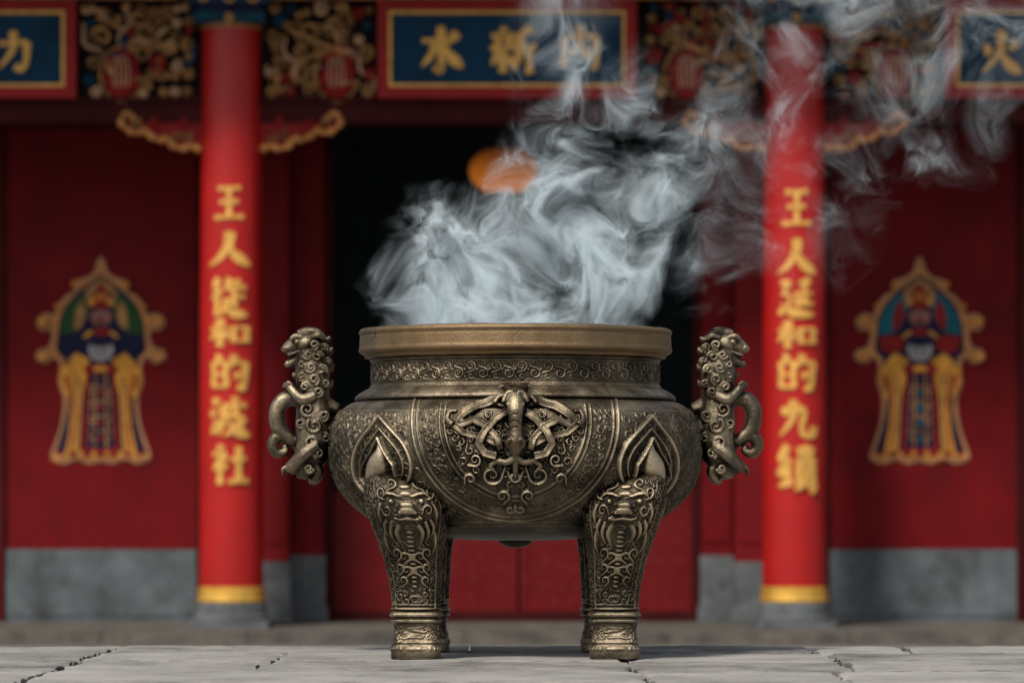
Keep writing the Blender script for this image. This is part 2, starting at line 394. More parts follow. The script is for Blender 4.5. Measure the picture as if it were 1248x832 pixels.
def loft(sx,sy,name,parent,stn,nz,na,expo,foot,mats):
    xs=0.925 if sy>0 else 1.0; ys=0.93 if sy>0 else 1.0
    y=np.array(stn,float)[:,0]
    yy=np.linspace(y[0],y[-1],nz)
    C=np.array(stn if foot else catmull(stn,10),float)
    k=11.42/FPX
    cx=np.interp(yy,C[:,0],C[:,1])*k; hw=np.interp(yy,C[:,0],C[:,2])*k
    yc=np.interp(yy,C[:,0],C[:,3]); hd=np.interp(yy,C[:,0],C[:,4]); z=np.array([zl(v) for v in yy])
    S_=np.concatenate([[0],np.cumsum(-np.diff(z)+1e-6)])
    rel=Relief(S_,hw*1.15,na); Ls=S_[-1]
    if not foot:
        for a in (0.80,2.35):
            rel.stroke([(a,0.12),(a-0.02,Ls*0.6),(a,Ls-0.01)],0.0040,0.006,mirror=True)
        rel.stroke([(-PI,Ls-0.010),(PI-0.01,Ls-0.010)],0.004,0.006)
        rel.stroke([(-PI,Ls-0.022),(PI-0.01,Ls-0.022)],0.0025,0.005)
        pts=[]
        # scroll face: small snout and eyes dissolving into leafy volutes
        for (a,s,w,h) in ((0,0.137,0.013,0.011),(0,0.120,0.010,0.010),(0.075,0.142,0.007,0.010),(-0.075,0.142,0.007,0.010),(0.21,0.108,0.009,0.011),(-0.21,0.108,0.009,0.011),(0,0.085,0.009,0.008),(0,0.065,0.008,0.008)):
            rel.stamp(a,s,w,h); pts.append((a,s,w))
        for sg in (1,-1):
            rel.stroke([(sg*0.06,0.094),(sg*0.16,0.086),(sg*0.30,0.084),(sg*0.42,0.096),(sg*0.50,0.112)],0.0055,0.010,leaf=True)
            rel.spiral(sg*0.45,0.082,0.018,0.0040,0.009,1.3,-sg,PI/2,False,0.6)
            rel.spiral(sg*0.20,0.055,0.016,0.0040,0.009,1.3,sg,PI/2,False,0.9)
            rel.spiral(sg*0.36,0.135,0.017,0.0042,0.009,1.4,sg,PI,False,0.7)
            rel.stroke([(0,0.160),(sg*0.10,0.163),(sg*0.20,0.158)],0.0040,0.009)
            for (a0,s0,a1,s1,a2,s2) in ((0.52,0.12,0.62,0.15,0.56,0.19),(0.44,0.165,0.54,0.19,0.44,0.22),(0.30,0.172,0.38,0.205,0.28,0.235),(0.14,0.180,0.22,0.205,0.14,0.240),(0.60,0.20,0.66,0.24,0.52,0.27)):
                rel.stroke(catmull([(sg*a0,s0),(sg*a1,s1),(sg*a2,s2)],6),0.0070,0.0085,leaf=True)
            pts+=[(sg*0.3,0.10,0.02),(sg*0.36,0.135,0.018),(sg*.2,.055,.018),(sg*.5,.15,.02),(sg*.45,.082,.018),(sg*.3,.205,.02),(sg*.5,.20,.016),(sg*.15,.21,.015),(sg*.6,.24,.012)]
            for (a,s,Rr) in ((0.36,0.262,0.018),(0.14,0.272,0.015),(0.34,0.305,0.014),(0.13,0.312,0.014),(0.28,0.342,0.013)):
                rel.spiral(sg*a,s,Rr,0.0046,0.0085,1.3,sg,2.0*(1 if sg>0 else -1)+ (0 if sg>0 else PI),False,0.9); pts.append((sg*a,s,Rr))
        for s in np.linspace(0.20,0.36,13): rel.stamp(0,s,0.0055*(1.3-s*1.5),0.008)
        pts+=[(0,s,0.006) for s in np.linspace(0.2,0.36,13)]
        fillspirals(rel,lambda t,s:True,-PI,PI,0.04,Ls-0.03,0.0115,0.0028,0.0058,11,6000,False,pts)
    else:
        fillspirals(rel,lambda t,s:True,-PI,PI,0.048,0.085,0.011,0.0028,0.004,12,900,False)
        for j in range(24):
            rel.stamp(-PI+2*PI*j/24,0.113,0.006,0.003)
    an=np.arange(na)*2*PI/na-PI
    c=np.cos(an); s=np.sin(an); n=expo
    ux=np.sign(s)*np.abs(s)**(2/n); uy=-np.sign(c)*np.abs(c)**(2/n)
    H=rel.H
    X=(cx[:,None]+(hw[:,None]+H)*ux)*xs; Y=(yc[:,None]+(hd[:,None]+H)*uy)*ys
    Zz=np.repeat(z[:,None],na,1)
    V=np.stack([X*(-sx),Y*(-sy),Zz],-1).reshape(-1,3)
    if sx*sy<0: V=V.reshape(nz,na,3)[:,::-1].reshape(-1,3); H=H[:,::-1]
    return grid_mesh(name,V,nz,na,True,np.clip(H/0.0095*0.9+(0.35 if foot else 0.03),0,1),mats,parent)
for sx,sy in ((-1,-1),(1,-1),(-1,1),(1,1)):
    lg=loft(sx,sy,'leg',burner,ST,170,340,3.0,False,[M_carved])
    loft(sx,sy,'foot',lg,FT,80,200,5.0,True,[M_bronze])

# ---- handles
def remeshed(bld,name,mats,parent,voxel=0.0028,smooth=2):
    me=bpy.data.meshes.new(name+'_raw'); me.from_pydata(bld.v,[],bld.f); me.update()
    t=bpy.data.objects.new('tmp',me); COL.objects.link(t)
    m=t.modifiers.new('r','REMESH'); m.mode='VOXEL'; m.voxel_size=voxel
    if smooth:
        s=t.modifiers.new('s','SMOOTH'); s.iterations=smooth; s.factor=0.4
    dg=bpy.context.evaluated_depsgraph_get(); dg.update()
    me2=bpy.data.meshes.new_from_object(t.evaluated_get(dg))
    bpy.data.objects.remove(t); bpy.data.meshes.remove(me)
    me2.name=name; me2.materials.clear()
    return finish(name,me2,mats,parent,True)
def hp(x,y,d=0,sg=1): return np.array([sg*(x-628)/400.0, d/400.0, CAMH+(600-y)/400.0])
def build_handle(sg):
    b=B()
    def tb(P,n=6,seg=10):
        C=catmull([np.array(p,float) for p in P],n)
        b.tube([hp(c[0],c[1],c[2],sg) for c in C],[max(1.0,c[3])/400 for c in C],seg)
    def sp(cx,cy,d,R,r,turns=1.3,hand=1,ph=0,bulge=2):
        P=[]
        for i in range(26):
            t=i/25; rr=R*(1-0.85*t); a=ph+hand*t*turns*2*PI
            P.append((cx+rr*math.cos(a),cy+rr*math.sin(a),d+math.copysign(bulge*t,d),r*(1-0.3*t)))
        b.tube([hp(p[0],p[1],p[2],sg) for p in P],[p[3]/400 for p in P],8)
    tb([(374,424,0,15),(380,438,0,20),(381,455,0,21),(381,472,0,20),(382,492,0,21),(384,512,0,24),(384,534,0,24),(379,554,0,21),(374,570,0,15),(371,584,0,9)],6,18)
    tb([(418,528,0,17),(398,522,0,19)]); tb([(412,500,0,8),(396,494,0,12)])
    b.ball(hp(374,419,0,sg),(0.040,0.044,0.036),0,20,14)
    tb([(368,417,0,12),(358,421,0,10),(350,426,0,8),(347,430,0,6)]); tb([(368,432,0,9),(359,440,0,7),(352,443,0,5.5),(348,441,0,4)])
    tb([(364,408,0,6),(374,404,0,6),(386,406,0,6),(396,414,0,4.5),(403,411,0,2.5)])
    for d in (-1,1):
        tb([(370,412,d*12,3.6),(361,410,d*13,3.8),(355,414,d*12,3)])
        b.ball(hp(363,417,d*12.5,sg),(0.010,0.009,0.009))
        b.ball(hp(348,424,d*5,sg),(0.009,0.009,0.008))
        tb([(366,428,d*9,2.5),(358,431,d*8.5,2.2),(351,433,d*7,2)])
        for k in range(3): b.ball(hp(354+4*k,432.5+0.6*k,d*7.5,sg),(0.0035,0.0035,0.007),0,8,6)
        tb([(381,412,d*13,5),(389,409,d*17,4.5),(395,415,d*16,2.5)])
        # curly mane
        for cx,cy,R,h_,ph in ((384,421,6.5,-1,2),(395,424,5.5,-1,1),(376,433,6,-1,3),(388,435,7,-1,0),(399,440,5,-1,2),(369,445,5.5,-1,1),(380,448,7,-1,2.6),(393,451,7,-1,0.6),(368,459,5.5,-1,2),(384,463,7,-1,1.5),(397,467,5.5,-1,3),(373,472,6,-1,0),(389,478,6.5,-1,2)):
            u=(cx-381)/21; dd=19.5*math.sqrt(max(0.08,1-u*u))
            sp(cx,cy,d*dd,R,2.5,1.35,h_,ph,2.0)
        for cx,cy,R,h_,ph in ((376,499,9,1,1),(396,507,7,-1,2),(385,519,10,-1,4),(368,516,7,1,0),(398,534,7,1,3),(380,540,9,-1,1),(390,553,7,1,2),(372,556,7,-1,5),(378,571,6,1,0)):
            u=(cx-384)/24; dd=23*math.sqrt(max(0.1,1-u*u))
            sp(cx,cy,d*dd,R,2.5,1.4,h_,ph,1.5)
        tb([(384,482,d*17,8),(372,487,d*20,8),(363,482,d*16,6.5),(356,474,d*12,5.5),(351,470,d*10,4)])
        for k in range(3): tb([(353+2*k,472-k,d*(8+3*k),2.6),(348+2*k,468-k,d*(8+3*k),2.4),(346+2*k,473-k,d*(8+3*k),1.6)],4,8)
        tb([(388,542,d*18,9),(374,552,d*19,9.5),(364,562,d*15,8.5),(355,568,d*11,7),(349,572,d*8,4.5)])
        for k in range(3): tb([(352,570-k,d*(5+3.5*k),2.8),(346,573-k,d*(5+3.5*k),2.6),(345,579-k,d*(5+3.5*k),1.6)],4,8)
        tb([(384,566,d*9,7),(389,575,d*10,6),(384,585,d*8,5),(377,587,d*6,3)])
    for (x,y) in ((402,430),(403,450),(402,470)): tb([(388,y,0,8),(x-1,y-1,0,5),(x+3,y-7,0,2)],4,8)
    for (x,y) in ((360,458),(360,545)): tb([(382,y,0,7),(x+2,y,0,5),(x-3,y-4,0,1.8)],4,8)
    tb([(368,560,0,12),(358,568,0,10),(352,574,0,6)])
    o=remeshed(b,'handle',[M_carved],burner,0.0021,0); setrel(o,0.35)
    b=B()
    C=catmull([(374,494,0,9),(365,487,0,9.8),(354,485,0,10),(344,489,0,10),(338,500,0,10),(338,514,0,10),(343,526,0,9.6),(351,533,0,8.6),(359,537,0,7.2),(367,535,0,6)],8)
    b.tube([hp(c[0],c[1],c[2],sg) for c in C],[c[3]/400 for c in C],18)
    C=catmull([(345,530,0,8),(336,534,0,8),(333,544,0,7.5),(339,552,0,6.5),(348,549,0,5),(346,542,0,3.6)],6)
    b.tube([hp(c[0],c[1],c[2],sg) for c in C],[c[3]/400 for c in C],14)
    r=remeshed(b,'ring',[M_bronze],o,0.0024,2); setrel(r,0.35)
for sg in (1,-1): build_handle(sg)

# ---- mask ornament on the front
def surf(x,y,off=0.0):
    a,s=P2(x,y); r=np.interp(s,S,R); z=np.interp(s,S,Z)
    dr=np.interp(s,S,np.gradient(R,S)); dz=np.interp(s,S,np.gradient(Z,S)); nx,nz=-dz,dr
    return np.array([(r+nx*off)*math.sin(a),-(r+nx*off)*math.cos(a),z+nz*off])
b=B()
def mt(P,mir=True,seg=10,n=6,lin=False):
    P=[np.array(p,float) for p in P]
    if lin:
        C=[]
        for i in range(len(P)-1):
            for k in range(n): C.append(P[i]+(P[i+1]-P[i])*k/n)
        C.append(P[-1])
    else: C=catmull(P,n)
    for sgn in ((1,-1) if mir else (1,)):
        Q=[surf(628+sgn*(c[0]-628),c[1],c[3]/400) for c in C]
        b.tube(Q,[c[2]/400 for c in C],seg)
def strap(P,wd,off,th=2.2):
    """flat strap with a raised lip on both edges, laid on the bowl"""
    P=[np.array(p,float) for p in P]; C=[]
    for i in range(len(P)-1):
        for k in range(6): C.append(P[i]+(P[i+1]-P[i])*k/6)
    C.append(P[-1]); C=np.array(C); T=np.gradient(C,axis=0); T/=np.linalg.norm(T,axis=1)[:,None]+1e-9
    Nn=np.stack([-T[:,1],T[:,0]],1); n=len(C)
    for sgn in (1,-1):
        V=[]
        for i in range(n):
            o_=off+ (1.5*math.sin(i*0.5))
            for (u,h) in ((-1,0),(-1,o_),(-0.7,o_+1.2),(-0.45,o_),(0.45,o_),(0.7,o_+1.2),(1,o_),(1,0)):
                q=C[i]+Nn[i]*wd*u; V.append(surf(628+sgn*(q[0]-628),q[1],(h-1.0)/400))
        F=[]
        for i in range(n-1):
            for k in range(8):
                k2=(k+1)%8; a=(i*8+k,i*8+k2,(i+1)*8+k2,(i+1)*8+k); F.append(a if sgn<0 else a[::-1])
        c0=list(range(8)); c1=[(n-1)*8+k for k in range(8)]
        F.append(c0[::-1] if sgn<0 else c0); F.append(c1 if sgn<0 else c1[::-1])
        b.add(V,F)
# small horned head with long muzzle
mt([(628,486,8,6),(628,492,11,10),(628,500,11,13),(628,510,8.5,15),(628,521,7.5,16),(628,532,7.5,16),(628,540,9,14),(628,547,8,11),(628,553,5,7)],False,20)
mt([(623,488,4.5,12),(617,483,4.6,13),(611,482,4,12),(606,477,2.6,10)])
mt([(619,493,4.6,12),(610,492,4.2,10),(603,497,2.8,8)])
mt([(626,495,3.2,22),(619,495,3.4,20),(614,500,2.8,15)])
for sg in (1,-1):
    c=surf(628+sg*8,503,0.044); b.ball(c,(0.0075,0.0075,0.007))
mt([(623,537,2.8,22),(619,541,3.2,18),(621,546,2.6,14)])
for k in range(3): mt([(622,513+6*k,2.0,20),(628,511+6*k,2.4,24)],True)
# flat angular straps spreading left and right, interlaced
strap([(618,496),(600,491),(582,496),(563,508),(552,519)],5.0,6)
strap([(552,516),(566,528),(590,533),(608,542),(622,553)],4.2,5)
strap([(619,505),(604,513),(592,526),(585,541),(592,552),(606,555)],4.4,9)
strap([(611,548),(607,535),(594,521),(578,514),(562,519)],4.0,8)
mt([(554,519,4,6),(547,512,3.6,4),(550,503,3.0,3),(558,503,2.4,3)])
mt([(628,556,5,6),(618,562,4.2,6),(606,561,3.6,4),(598,567,3,3),(603,572,2.2,3)])
mt([(628,560,4,5),(628,572,3.4,5),(628,582,2.2,3)],False)
o=remeshed(b,'mask_ornament',[M_carved],burner,0.0020,0); setrel(o,0.42)
print('burner',time.time()-T0)

# ================================================================== GROUND / TERRACE
def stone_pave():
    m,nt,b=new_mat('paving_stone'); L=nt.links.new
    tc=nt.nodes.new('ShaderNodeTexCoord')
    at=nt.nodes.new('ShaderNodeAttribute'); at.attribute_name='tone'
    n=nt.nodes.new('ShaderNodeTexNoise'); n.inputs['Scale'].default_value=2.2; n.inputs['Detail'].default_value=10; n.inputs['Roughness'].default_value=0.72
    n2=nt.nodes.new('ShaderNodeTexNoise'); n2.inputs['Scale'].default_value=60; n2.inputs['Detail'].default_value=6; n2.inputs['Roughness'].default_value=0.8
    for q in (n,n2): L(tc.outputs['Object'],q.inputs['Vector'])
    r=nt.nodes.new('ShaderNodeValToRGB'); e=r.color_ramp.elements
    e[0].position=0.30; e[0].color=(0.13,0.122,0.11,1); e[1].position=0.70; e[1].color=(0.46,0.44,0.41,1)
    x=e.new(0.5); x.color=(0.33,0.317,0.294,1)
    s=nt.nodes.new('ShaderNodeMath'); s.operation='MULTIPLY_ADD'; L(n2.outputs['Fac'],s.inputs[0]); s.inputs[1].default_value=0.4
    s2=nt.nodes.new('ShaderNodeMath'); s2.operation='MULTIPLY_ADD'; L(n.outputs['Fac'],s2.inputs[0]); s2.inputs[1].default_value=0.95; L(at.outputs['Fac'],s2.inputs[2])
    L(s2.outputs[0],s.inputs[2])
    s3=nt.nodes.new('ShaderNodeMath'); s3.operation='SUBTRACT'; L(s.outputs[0],s3.inputs[0]); s3.inputs[1].default_value=0.17
    L(s3.outputs[0],r.inputs['Fac']); L(r.outputs['Color'],b.inputs['Base Color'])
    b.inputs['Roughness'].default_value=0.88; b.inputs['Specular IOR Level'].default_value=0.25
    bp_=nt.nodes.new('ShaderNodeBump'); bp_.inputs['Strength'].default_value=0.8; bp_.inputs['Distance'].default_value=0.008
    L(n2.outputs['Fac'],bp_.inputs['Height']); L(bp_.outputs['Normal'],b.inputs['Normal'])
    return m
M_pave=stone_pave()
M_joint=mat('joint_dirt',(0.03,0.026,0.022),0.95,spec=0.05)
def hash_noise(x,y,sc,seed):
    rs=np.random.RandomState(seed); G=rs.rand(256,256)
    u=x*sc; v=y*sc; i=np.floor(u).astype(int); j=np.floor(v).astype(int); fu=u-i; fv=v-j
    fu=fu*fu*(3-2*fu); fv=fv*fv*(3-2*fv)
    g=lambda a,b_:G[a%256,b_%256]
    return (g(i,j)*(1-fu)+g(i+1,j)*fu)*(1-fv)+(g(i,j+1)*(1-fu)+g(i+1,j+1)*fu)*fv
rows=[0.72,0.16,-0.42,-1.05,-1.7,-2.5,-3.4,-4.4,-5.6,-7.0,-9,-12.5]
xs_rows={0:[-1.26,-0.14,0.95,1.25],1:[-0.70,0.34,0.97],2:[-1.27,-0.72,0.34,0.96,1.5],3:[-1.29,0.36]}
V=[];F=[];tone=[];rg=random.Random(21)
for ri in range(len(rows)-1):
    y1,y0=rows[ri],rows[ri+1]
    if ri in xs_rows:
        mid=xs_rows[ri]; xs=[mid[0]]
        while xs[0]>-9: xs.insert(0,xs[0]-rg.uniform(0.5,0.95))
        xs+=mid[1:]
        while xs[-1]<9: xs.append(xs[-1]+rg.uniform(0.5,0.95))
    else:
        xs=[-9.3+rg.uniform(0,0.4)]
        while xs[-1]<9: xs.append(xs[-1]+rg.uniform(0.7,1.2))
    for k in range(len(xs)-1):
        xa,xb=xs[k],xs[k+1]
        near=(abs((xa+xb)/2)<2.6 and ri<4)
        g=0.009*rg.uniform(0.5,1.5)
        nx=max(2,int((xb-xa)/(0.02 if near else 0.2)))+1; ny=max(2,int((y1-y0)/(0.025 if near else 0.3)))+1
        X,Y=np.meshgrid(np.linspace(xa+g,xb-g,nx),np.linspace(y0+g*1.3,y1-g*1.3,ny))
        ex=np.minimum(X-xa,xb-X); ey=np.minimum(Y-y0,y1-Y); e=np.minimum(ex,ey)
        jag=(hash_noise(X,Y,22,3)-0.45)*0.03
        Z0=-0.003*rg.random()
        Zs=Z0+(hash_noise(X,Y,5,1)-1)*0.004+(hash_noise(X,Y,25,2)-1)*0.0022-0.014*np.clip(1-(e+jag)/0.02,0,1)**1.5
        X=X+np.where(ex<g*1.5,(hash_noise(X*0+k,Y,14,5)-0.5)*0.024,0)
        o=len(V); V+=list(zip(X.ravel(),Y.ravel(),Zs.ravel())); tn=rg.uniform(-0.09,0.07)
        tone+=[tn]*(X.size)
        for j in range(ny-1):
            for i in range(nx-1):
                a=o+j*nx+i; F.append((a,a+1,a+nx+1,a+nx))
        bd=[(0,i) for i in range(nx)]+[(j,nx-1) for j in range(1,ny)]+[(ny-1,i) for i in range(nx-2,-1,-1)]+[(j,0) for j in range(ny-2,0,-1)]
        idx=[o+j*nx+i for j,i in bd]; o2=len(V)
        V+=[(V[q][0],V[q][1],-0.05) for q in idx]; tone+=[-0.35]*len(idx); n=len(idx)
        for q in range(n): F.append((idx[q],o2+q,o2+(q+1)%n,idx[(q+1)%n]))
nf=len(F)
bb=B(); bb.v=V; bb.f=F; bb.m=[0]*nf
bb.box(-9.2,9.2,-12.5,0.70,-0.62,-0.026,1)
bb.box(-9.25,9.25,0.701,0.715,-0.62,-0.035,0)
tone+=[-0.3]*8+[-0.1]*8
pav=bb.make('pavement',[M_pave,M_joint],None,True,40); pav['kind']='structure'; pav['label']='raised terrace of worn grey stone slabs'
a=pav.data.attributes.new('tone','FLOAT','POINT'); a.data.foreach_set('value',tone)
bb=B(); bb.add([(-60,-60,-0.624),(60,-60,-0.624),(60,90,-0.624),(-60,90,-0.624)],[(0,1,2,3)])
gr=bb.make('ground',[mat('courtyard_stone',(0.2,0.195,0.185),0.9,scale=2,bump=0.3)]); gr['kind']='structure'; gr['label']='lower grey stone courtyard'

# ================================================================== TEMPLE
D=29.25; YF=D-11.7
def X_(x,d=D): return (x-624)*d/FPX
def Z_(y,d=D): return CAMH+(600-y)*d/FPX
YW=YF+1.35
DW=YW+11.7
fl=Z_(765.5,D-0.28)
temple=root('temple_building',(0,YW,fl),'red temple front with carved lintel and dark open doorway','temple')
def par(ob,p=temple):
    ob.parent=p; ob.matrix_parent_inverse=Matrix.Translation(-Vector(p.location)); return ob
b=B()
rg=random.Random(3)
x=-7.5
while x<7.5:
    w=rg.uniform(0.9,1.6); b.box(x,x+w-0.008,YF-1.0,YF-0.55,-0.62,fl+rg.uniform(-0.004,0.004)); x+=w
b.box(-7.5,7.5,YF-0.545,YF+9.6,-0.62,fl-0.002)
x=-7.5
while x<7.5:
    w=rg.uniform(0.9,1.6); b.box(x,x+w-0.01,YF-1.5,YF-1.005,-0.62,fl-0.10+rg.uniform(-0.004,0.004)); x+=w
par(b.make('stone_platform',[M_stone2]))
zt=Z_(-60); 
b=B()
def wx(x): return X_(x,DW)
def wz(y): return Z_(y,DW)
b.box(-7.4,wx(2),YW,YW+0.3,fl,zt)
b.box(wx(1245),7.4,YW,YW+0.3,fl,zt)
b.box(wx(2),wx(1245),YW+0.02,YW+0.3,wz(150),zt)
b.box(wx(243),wx(300),YW+0.01,YW+0.3,fl,wz(150)); b.box(wx(950),wx(1007),YW+0.01,YW+0.3,fl,wz(150))
par(b.make('wall',[M_pilred]))
b=B()
x0,x1=wx(380),wx(870)
b.box(x0-1.5,x1+1.5,YW+6,YW+6.1,fl,zt); b.box(x0-1.6,x0-1.5,YW+.31,YW+6,fl,zt); b.box(x1+1.5,x1+1.6,YW+.31,YW+6,fl,zt)
b.box(x0-1.5,x1+1.5,YW+.35,YW+5.99,zt-0.1,zt)
b.box(x0-1.5,x0,YW+.302,YW+.34,fl,zt-0.1); b.box(x1,x1+1.5,YW+.302,YW+.34,fl,zt-0.1)
par(b.make('interior',[M_dark]))
def pil(xa,xb,y0,mt_,ytop=150):
    b=B()
    b.box(wx(xa),wx(xb),YW-y0,YW+0.3,wz(684),wz(ytop))
    b.box(wx(xa)+0.03,wx(xb)-0.03,YW-y0-0.012,YW-y0,wz(660),wz(ytop+30))
    return par(b.make('pilaster',[mt_]))
def pilbase(xa,xb,y0,yt):
    b=B(); b.box(wx(xa)-0.01,wx(xb)+0.01,YW-y0-0.03,YW+0.31,fl,wz(yt)); b.box(wx(xa)-0.03,wx(xb)+0.03,YW-y0-0.05,YW+0.31,fl,fl+0.12)
    return par(b.make('pilaster_base',[M_stone]))
for (xa,xb,y0,m_) in ((300,355,0.30,M_pilred),(357,396,0.10,M_doorred),(854,891,0.10,M_doorred),(893,950,0.30,M_pilred)):
    pil(xa,xb,y0,m_); pilbase(xa,xb,y0,683 if y0>0.2 else 676)
b=B()
b.box(wx(398),wx(405),YW-0.06,YW+0.3,fl,wz(150)); b.box(wx(845),wx(852),YW-0.06,YW+0.3,fl,wz(150)); b.box(wx(405),wx(845),YW-0.05,YW+0.28,fl,fl+0.075)
par(b.make('door_frame',[M_lintel]))
b=B()
b.box(-7.4,7.4,YF-0.06,YF+0.30,Z_(150),Z_(126))
b.box(-7.4,7.4,YF-0.10,YF+0.3,Z_(126)+0.002,Z_(121))
par(b.make('lintel',[M_lintel]))
b=B(); b.box(-7.4,7.4,YF+0.06,YF+0.2,Z_(121)+0.002,Z_(4)); par(b.make('frieze_board',[M_wood]))
b=B(); b.box(-7.4,7.4,YF-0.12,YF+0.3,Z_(4)+0.002,Z_(-70)); b.box(-7.4,7.4,YF-0.14,YF-0.121,Z_(2),Z_(-3),1); par(b.make('upper_beam',[M_lintel,M_darkgold]))
b=B(); b.box(-7.4,7.4,YF+0.302,YW-0.002,Z_(135),Z_(125)); par(b.make('porch_ceiling',[M_wood]))
b=B()
b.add([(-8,YF-1.3,4.75),(8,YF-1.3,4.75),(8,YF+4,7.2),(-8,YF+4,7.2),(-8,YF-1.3,4.62),(8,YF-1.3,4.62),(8,YF+4,7.05),(-8,YF+4,7.05)],[(0,1,2,3),(4,7,6,5),(0,4,5,1),(1,5,6,2),(2,6,7,3),(3,7,4,0)])
for i in range(60):
    x=-7.9+i*0.268
    b.tube([(x,YF-1.32,4.79),(x,YF+1.3,6.0),(x,YF+4,7.24)],0.06,8)
for i in range(28):
    x=-7.8+i*0.578; b.box(x-0.05,x+0.05,YF-1.2,YF-0.1,4.5,4.6)
par(b.make('roof',[M_tile]))

def spiral2(cx,cz,R,turns,hand,ph,n=22):
    return [(cx+R*(1-0.85*i/(n-1))*math.cos(ph+hand*turns*2*PI*i/(n-1)),cz+R*(1-0.85*i/(n-1))*math.sin(ph+hand*turns*2*PI*i/(n-1))) for i in range(n)]
def carved_panel(xa,xb,ya,yb,seed,fl_x):
    b=B(); rg=random.Random(seed); y=YF-0.02
    x0,x1,z0,z1=X_(xa),X_(xb),Z_(yb),Z_(ya)
    b.box(x0,x1,y+0.05,y+0.075,z0,z1,0)
    b.box(x0,x1,y-0.03,y+0.048,z0-0.0,z0+0.025,0)
    cx=X_(fl_x); cz=Z_(92)
    b.ball((cx,y-0.02,cz),(0.12,0.09,0.17),2,16,10)
    for k in range(11):
        a=2*PI*k/11; b.ball((cx+0.105*math.cos(a),y-0.06,cz+0.15*math.sin(a)),(0.04,0.03,0.045),2)
    for k in range(4):
        b.tube([(cx-0.05+0.033*k,y-0.115,cz-0.10),(cx-0.06+0.04*k,y-0.125,cz+0.02),(cx-0.04+0.025*k,y-0.105,cz+0.13)],0.007,6,4)
    pl=[(cx+0.165*math.cos(a),y-0.06,cz+0.21*math.sin(a)) for a in np.linspace(0.5,2*PI-0.2,25)]
    b.tube(pl,0.013,6,1)
    P=[]
    for i in range(60):
        u=i/59; P.append((x0+0.06+(x1-x0-0.12)*(0.5+0.42*math.sin(u*11+seed)*(0.6+0.4*u)),y-0.05+0.03*math.sin(u*17),z0+0.08+(z1-z0-0.14)*(u+0.10*math.sin(u*15+seed))/1.1))
    b.tube(P,[0.022*math.sin(PI*(0.08+0.88*i/60))+0.005 for i in range(60)],8,1)
    pts=[(cx,cz,0.2)]
    for _ in range(1200):
        R=rg.choice((rg.uniform(0.03,0.06),rg.uniform(0.05,0.11))); px=rg.uniform(x0+R,x1-R); pz=rg.uniform(z0+R*.8,z1-R*0.6)
        if any(math.hypot(px-a,pz-c)<(R+r)*0.9 for a,c,r in pts): continue
        pts.append((px,pz,R)); mi=rg.choice((1,1,1,1,2,3,4)) if R<0.075 else 1
        P=spiral2(px,pz,R,1.5,rg.choice((-1,1)),rg.uniform(0,6.28)); yy=y-rg.uniform(0,0.07); t=0.075*R+0.007
        b.tube([(p[0],yy-0.04*i/22,p[1]) for i,p in enumerate(P)],[t*(0.45+1.0*math.sin(PI*(i+1)/23)) for i in range(22)],8,mi)
    for q in range(10):
        px=rg.uniform(x0+.1,x1-.1); pz=rg.uniform(z0+.1,z1-.1); a=rg.uniform(0,6.28); P=[]
        for i in range(16):
            P.append((min(x1-0.02,max(x0+0.02,px)),y-0.07-0.02*math.sin(i*.5),min(z1-0.02,max(z0+0.03,pz)))); px+=0.026*math.cos(a); pz+=0.026*math.sin(a); a+=0.4*math.sin(i*0.6+seed+q)
        b.tube(P,[0.014*math.sin(PI*(i+0.5)/16)+0.003 for i in range(16)],6,rg.choice((1,2,2,3,4)))
    return par(b.make('carved_panel',[M_wood,M_darkgold,M_redpaint,M_capblue,M_cream],None,True,50))
carved_panel(100,241,6,121,1,150); carved_panel(323,460,6,121,2,411)
carved_panel(785,931,6,121,3,836); carved_panel(1006,1146,6,121,4,1090)
def corbel(cx,sg):
    b=B(); y=YF-0.04
    def p(dx,yy): return (X_(cx+sg*dx),Z_(yy))
    out=[(36,137),(118,137),(132,142),(134,152),(124,158),(116,152),(106,160),(94,160),(84,172),(72,168),(60,180),(46,178),(36,184)]
    b.prism([p(*q) for q in out],y,y+0.06,0)
    C=catmull([(37,184),(47,179),(58,182),(70,179),(76,170),(86,172),(98,166),(104,160),(114,163),(124,160),(133,152),(131,142),(122,140),(118,147)],5)
    b.tube([(X_(cx+sg*c[0]),y-0.015,Z_(c[1])) for c in C],[0.024+0.008*math.sin(i*0.9) for i in range(len(C))],8,3)
    for (dx,yy,R,h) in ((66,166,7,1),(92,152,7,-1),(50,170,6,-1),(116,150,6,1),(60,150,6,1)):
        P=spiral2(X_(cx+sg*dx),Z_(yy),R/160,1.2,h*sg,1.0)
        b.tube([(q[0],y-0.02,q[1]) for q in P],[0.011*(1-0.4*i/22) for i in range(22)],6,1 if dx not in (60,92) else 2)
    return par(b.make('carved_bracket',[M_redpaint,M_darkgold,M_framered,M_outline],None,True,50))
for cx in (282,968):
    corbel(cx,-1); corbel(cx,1)

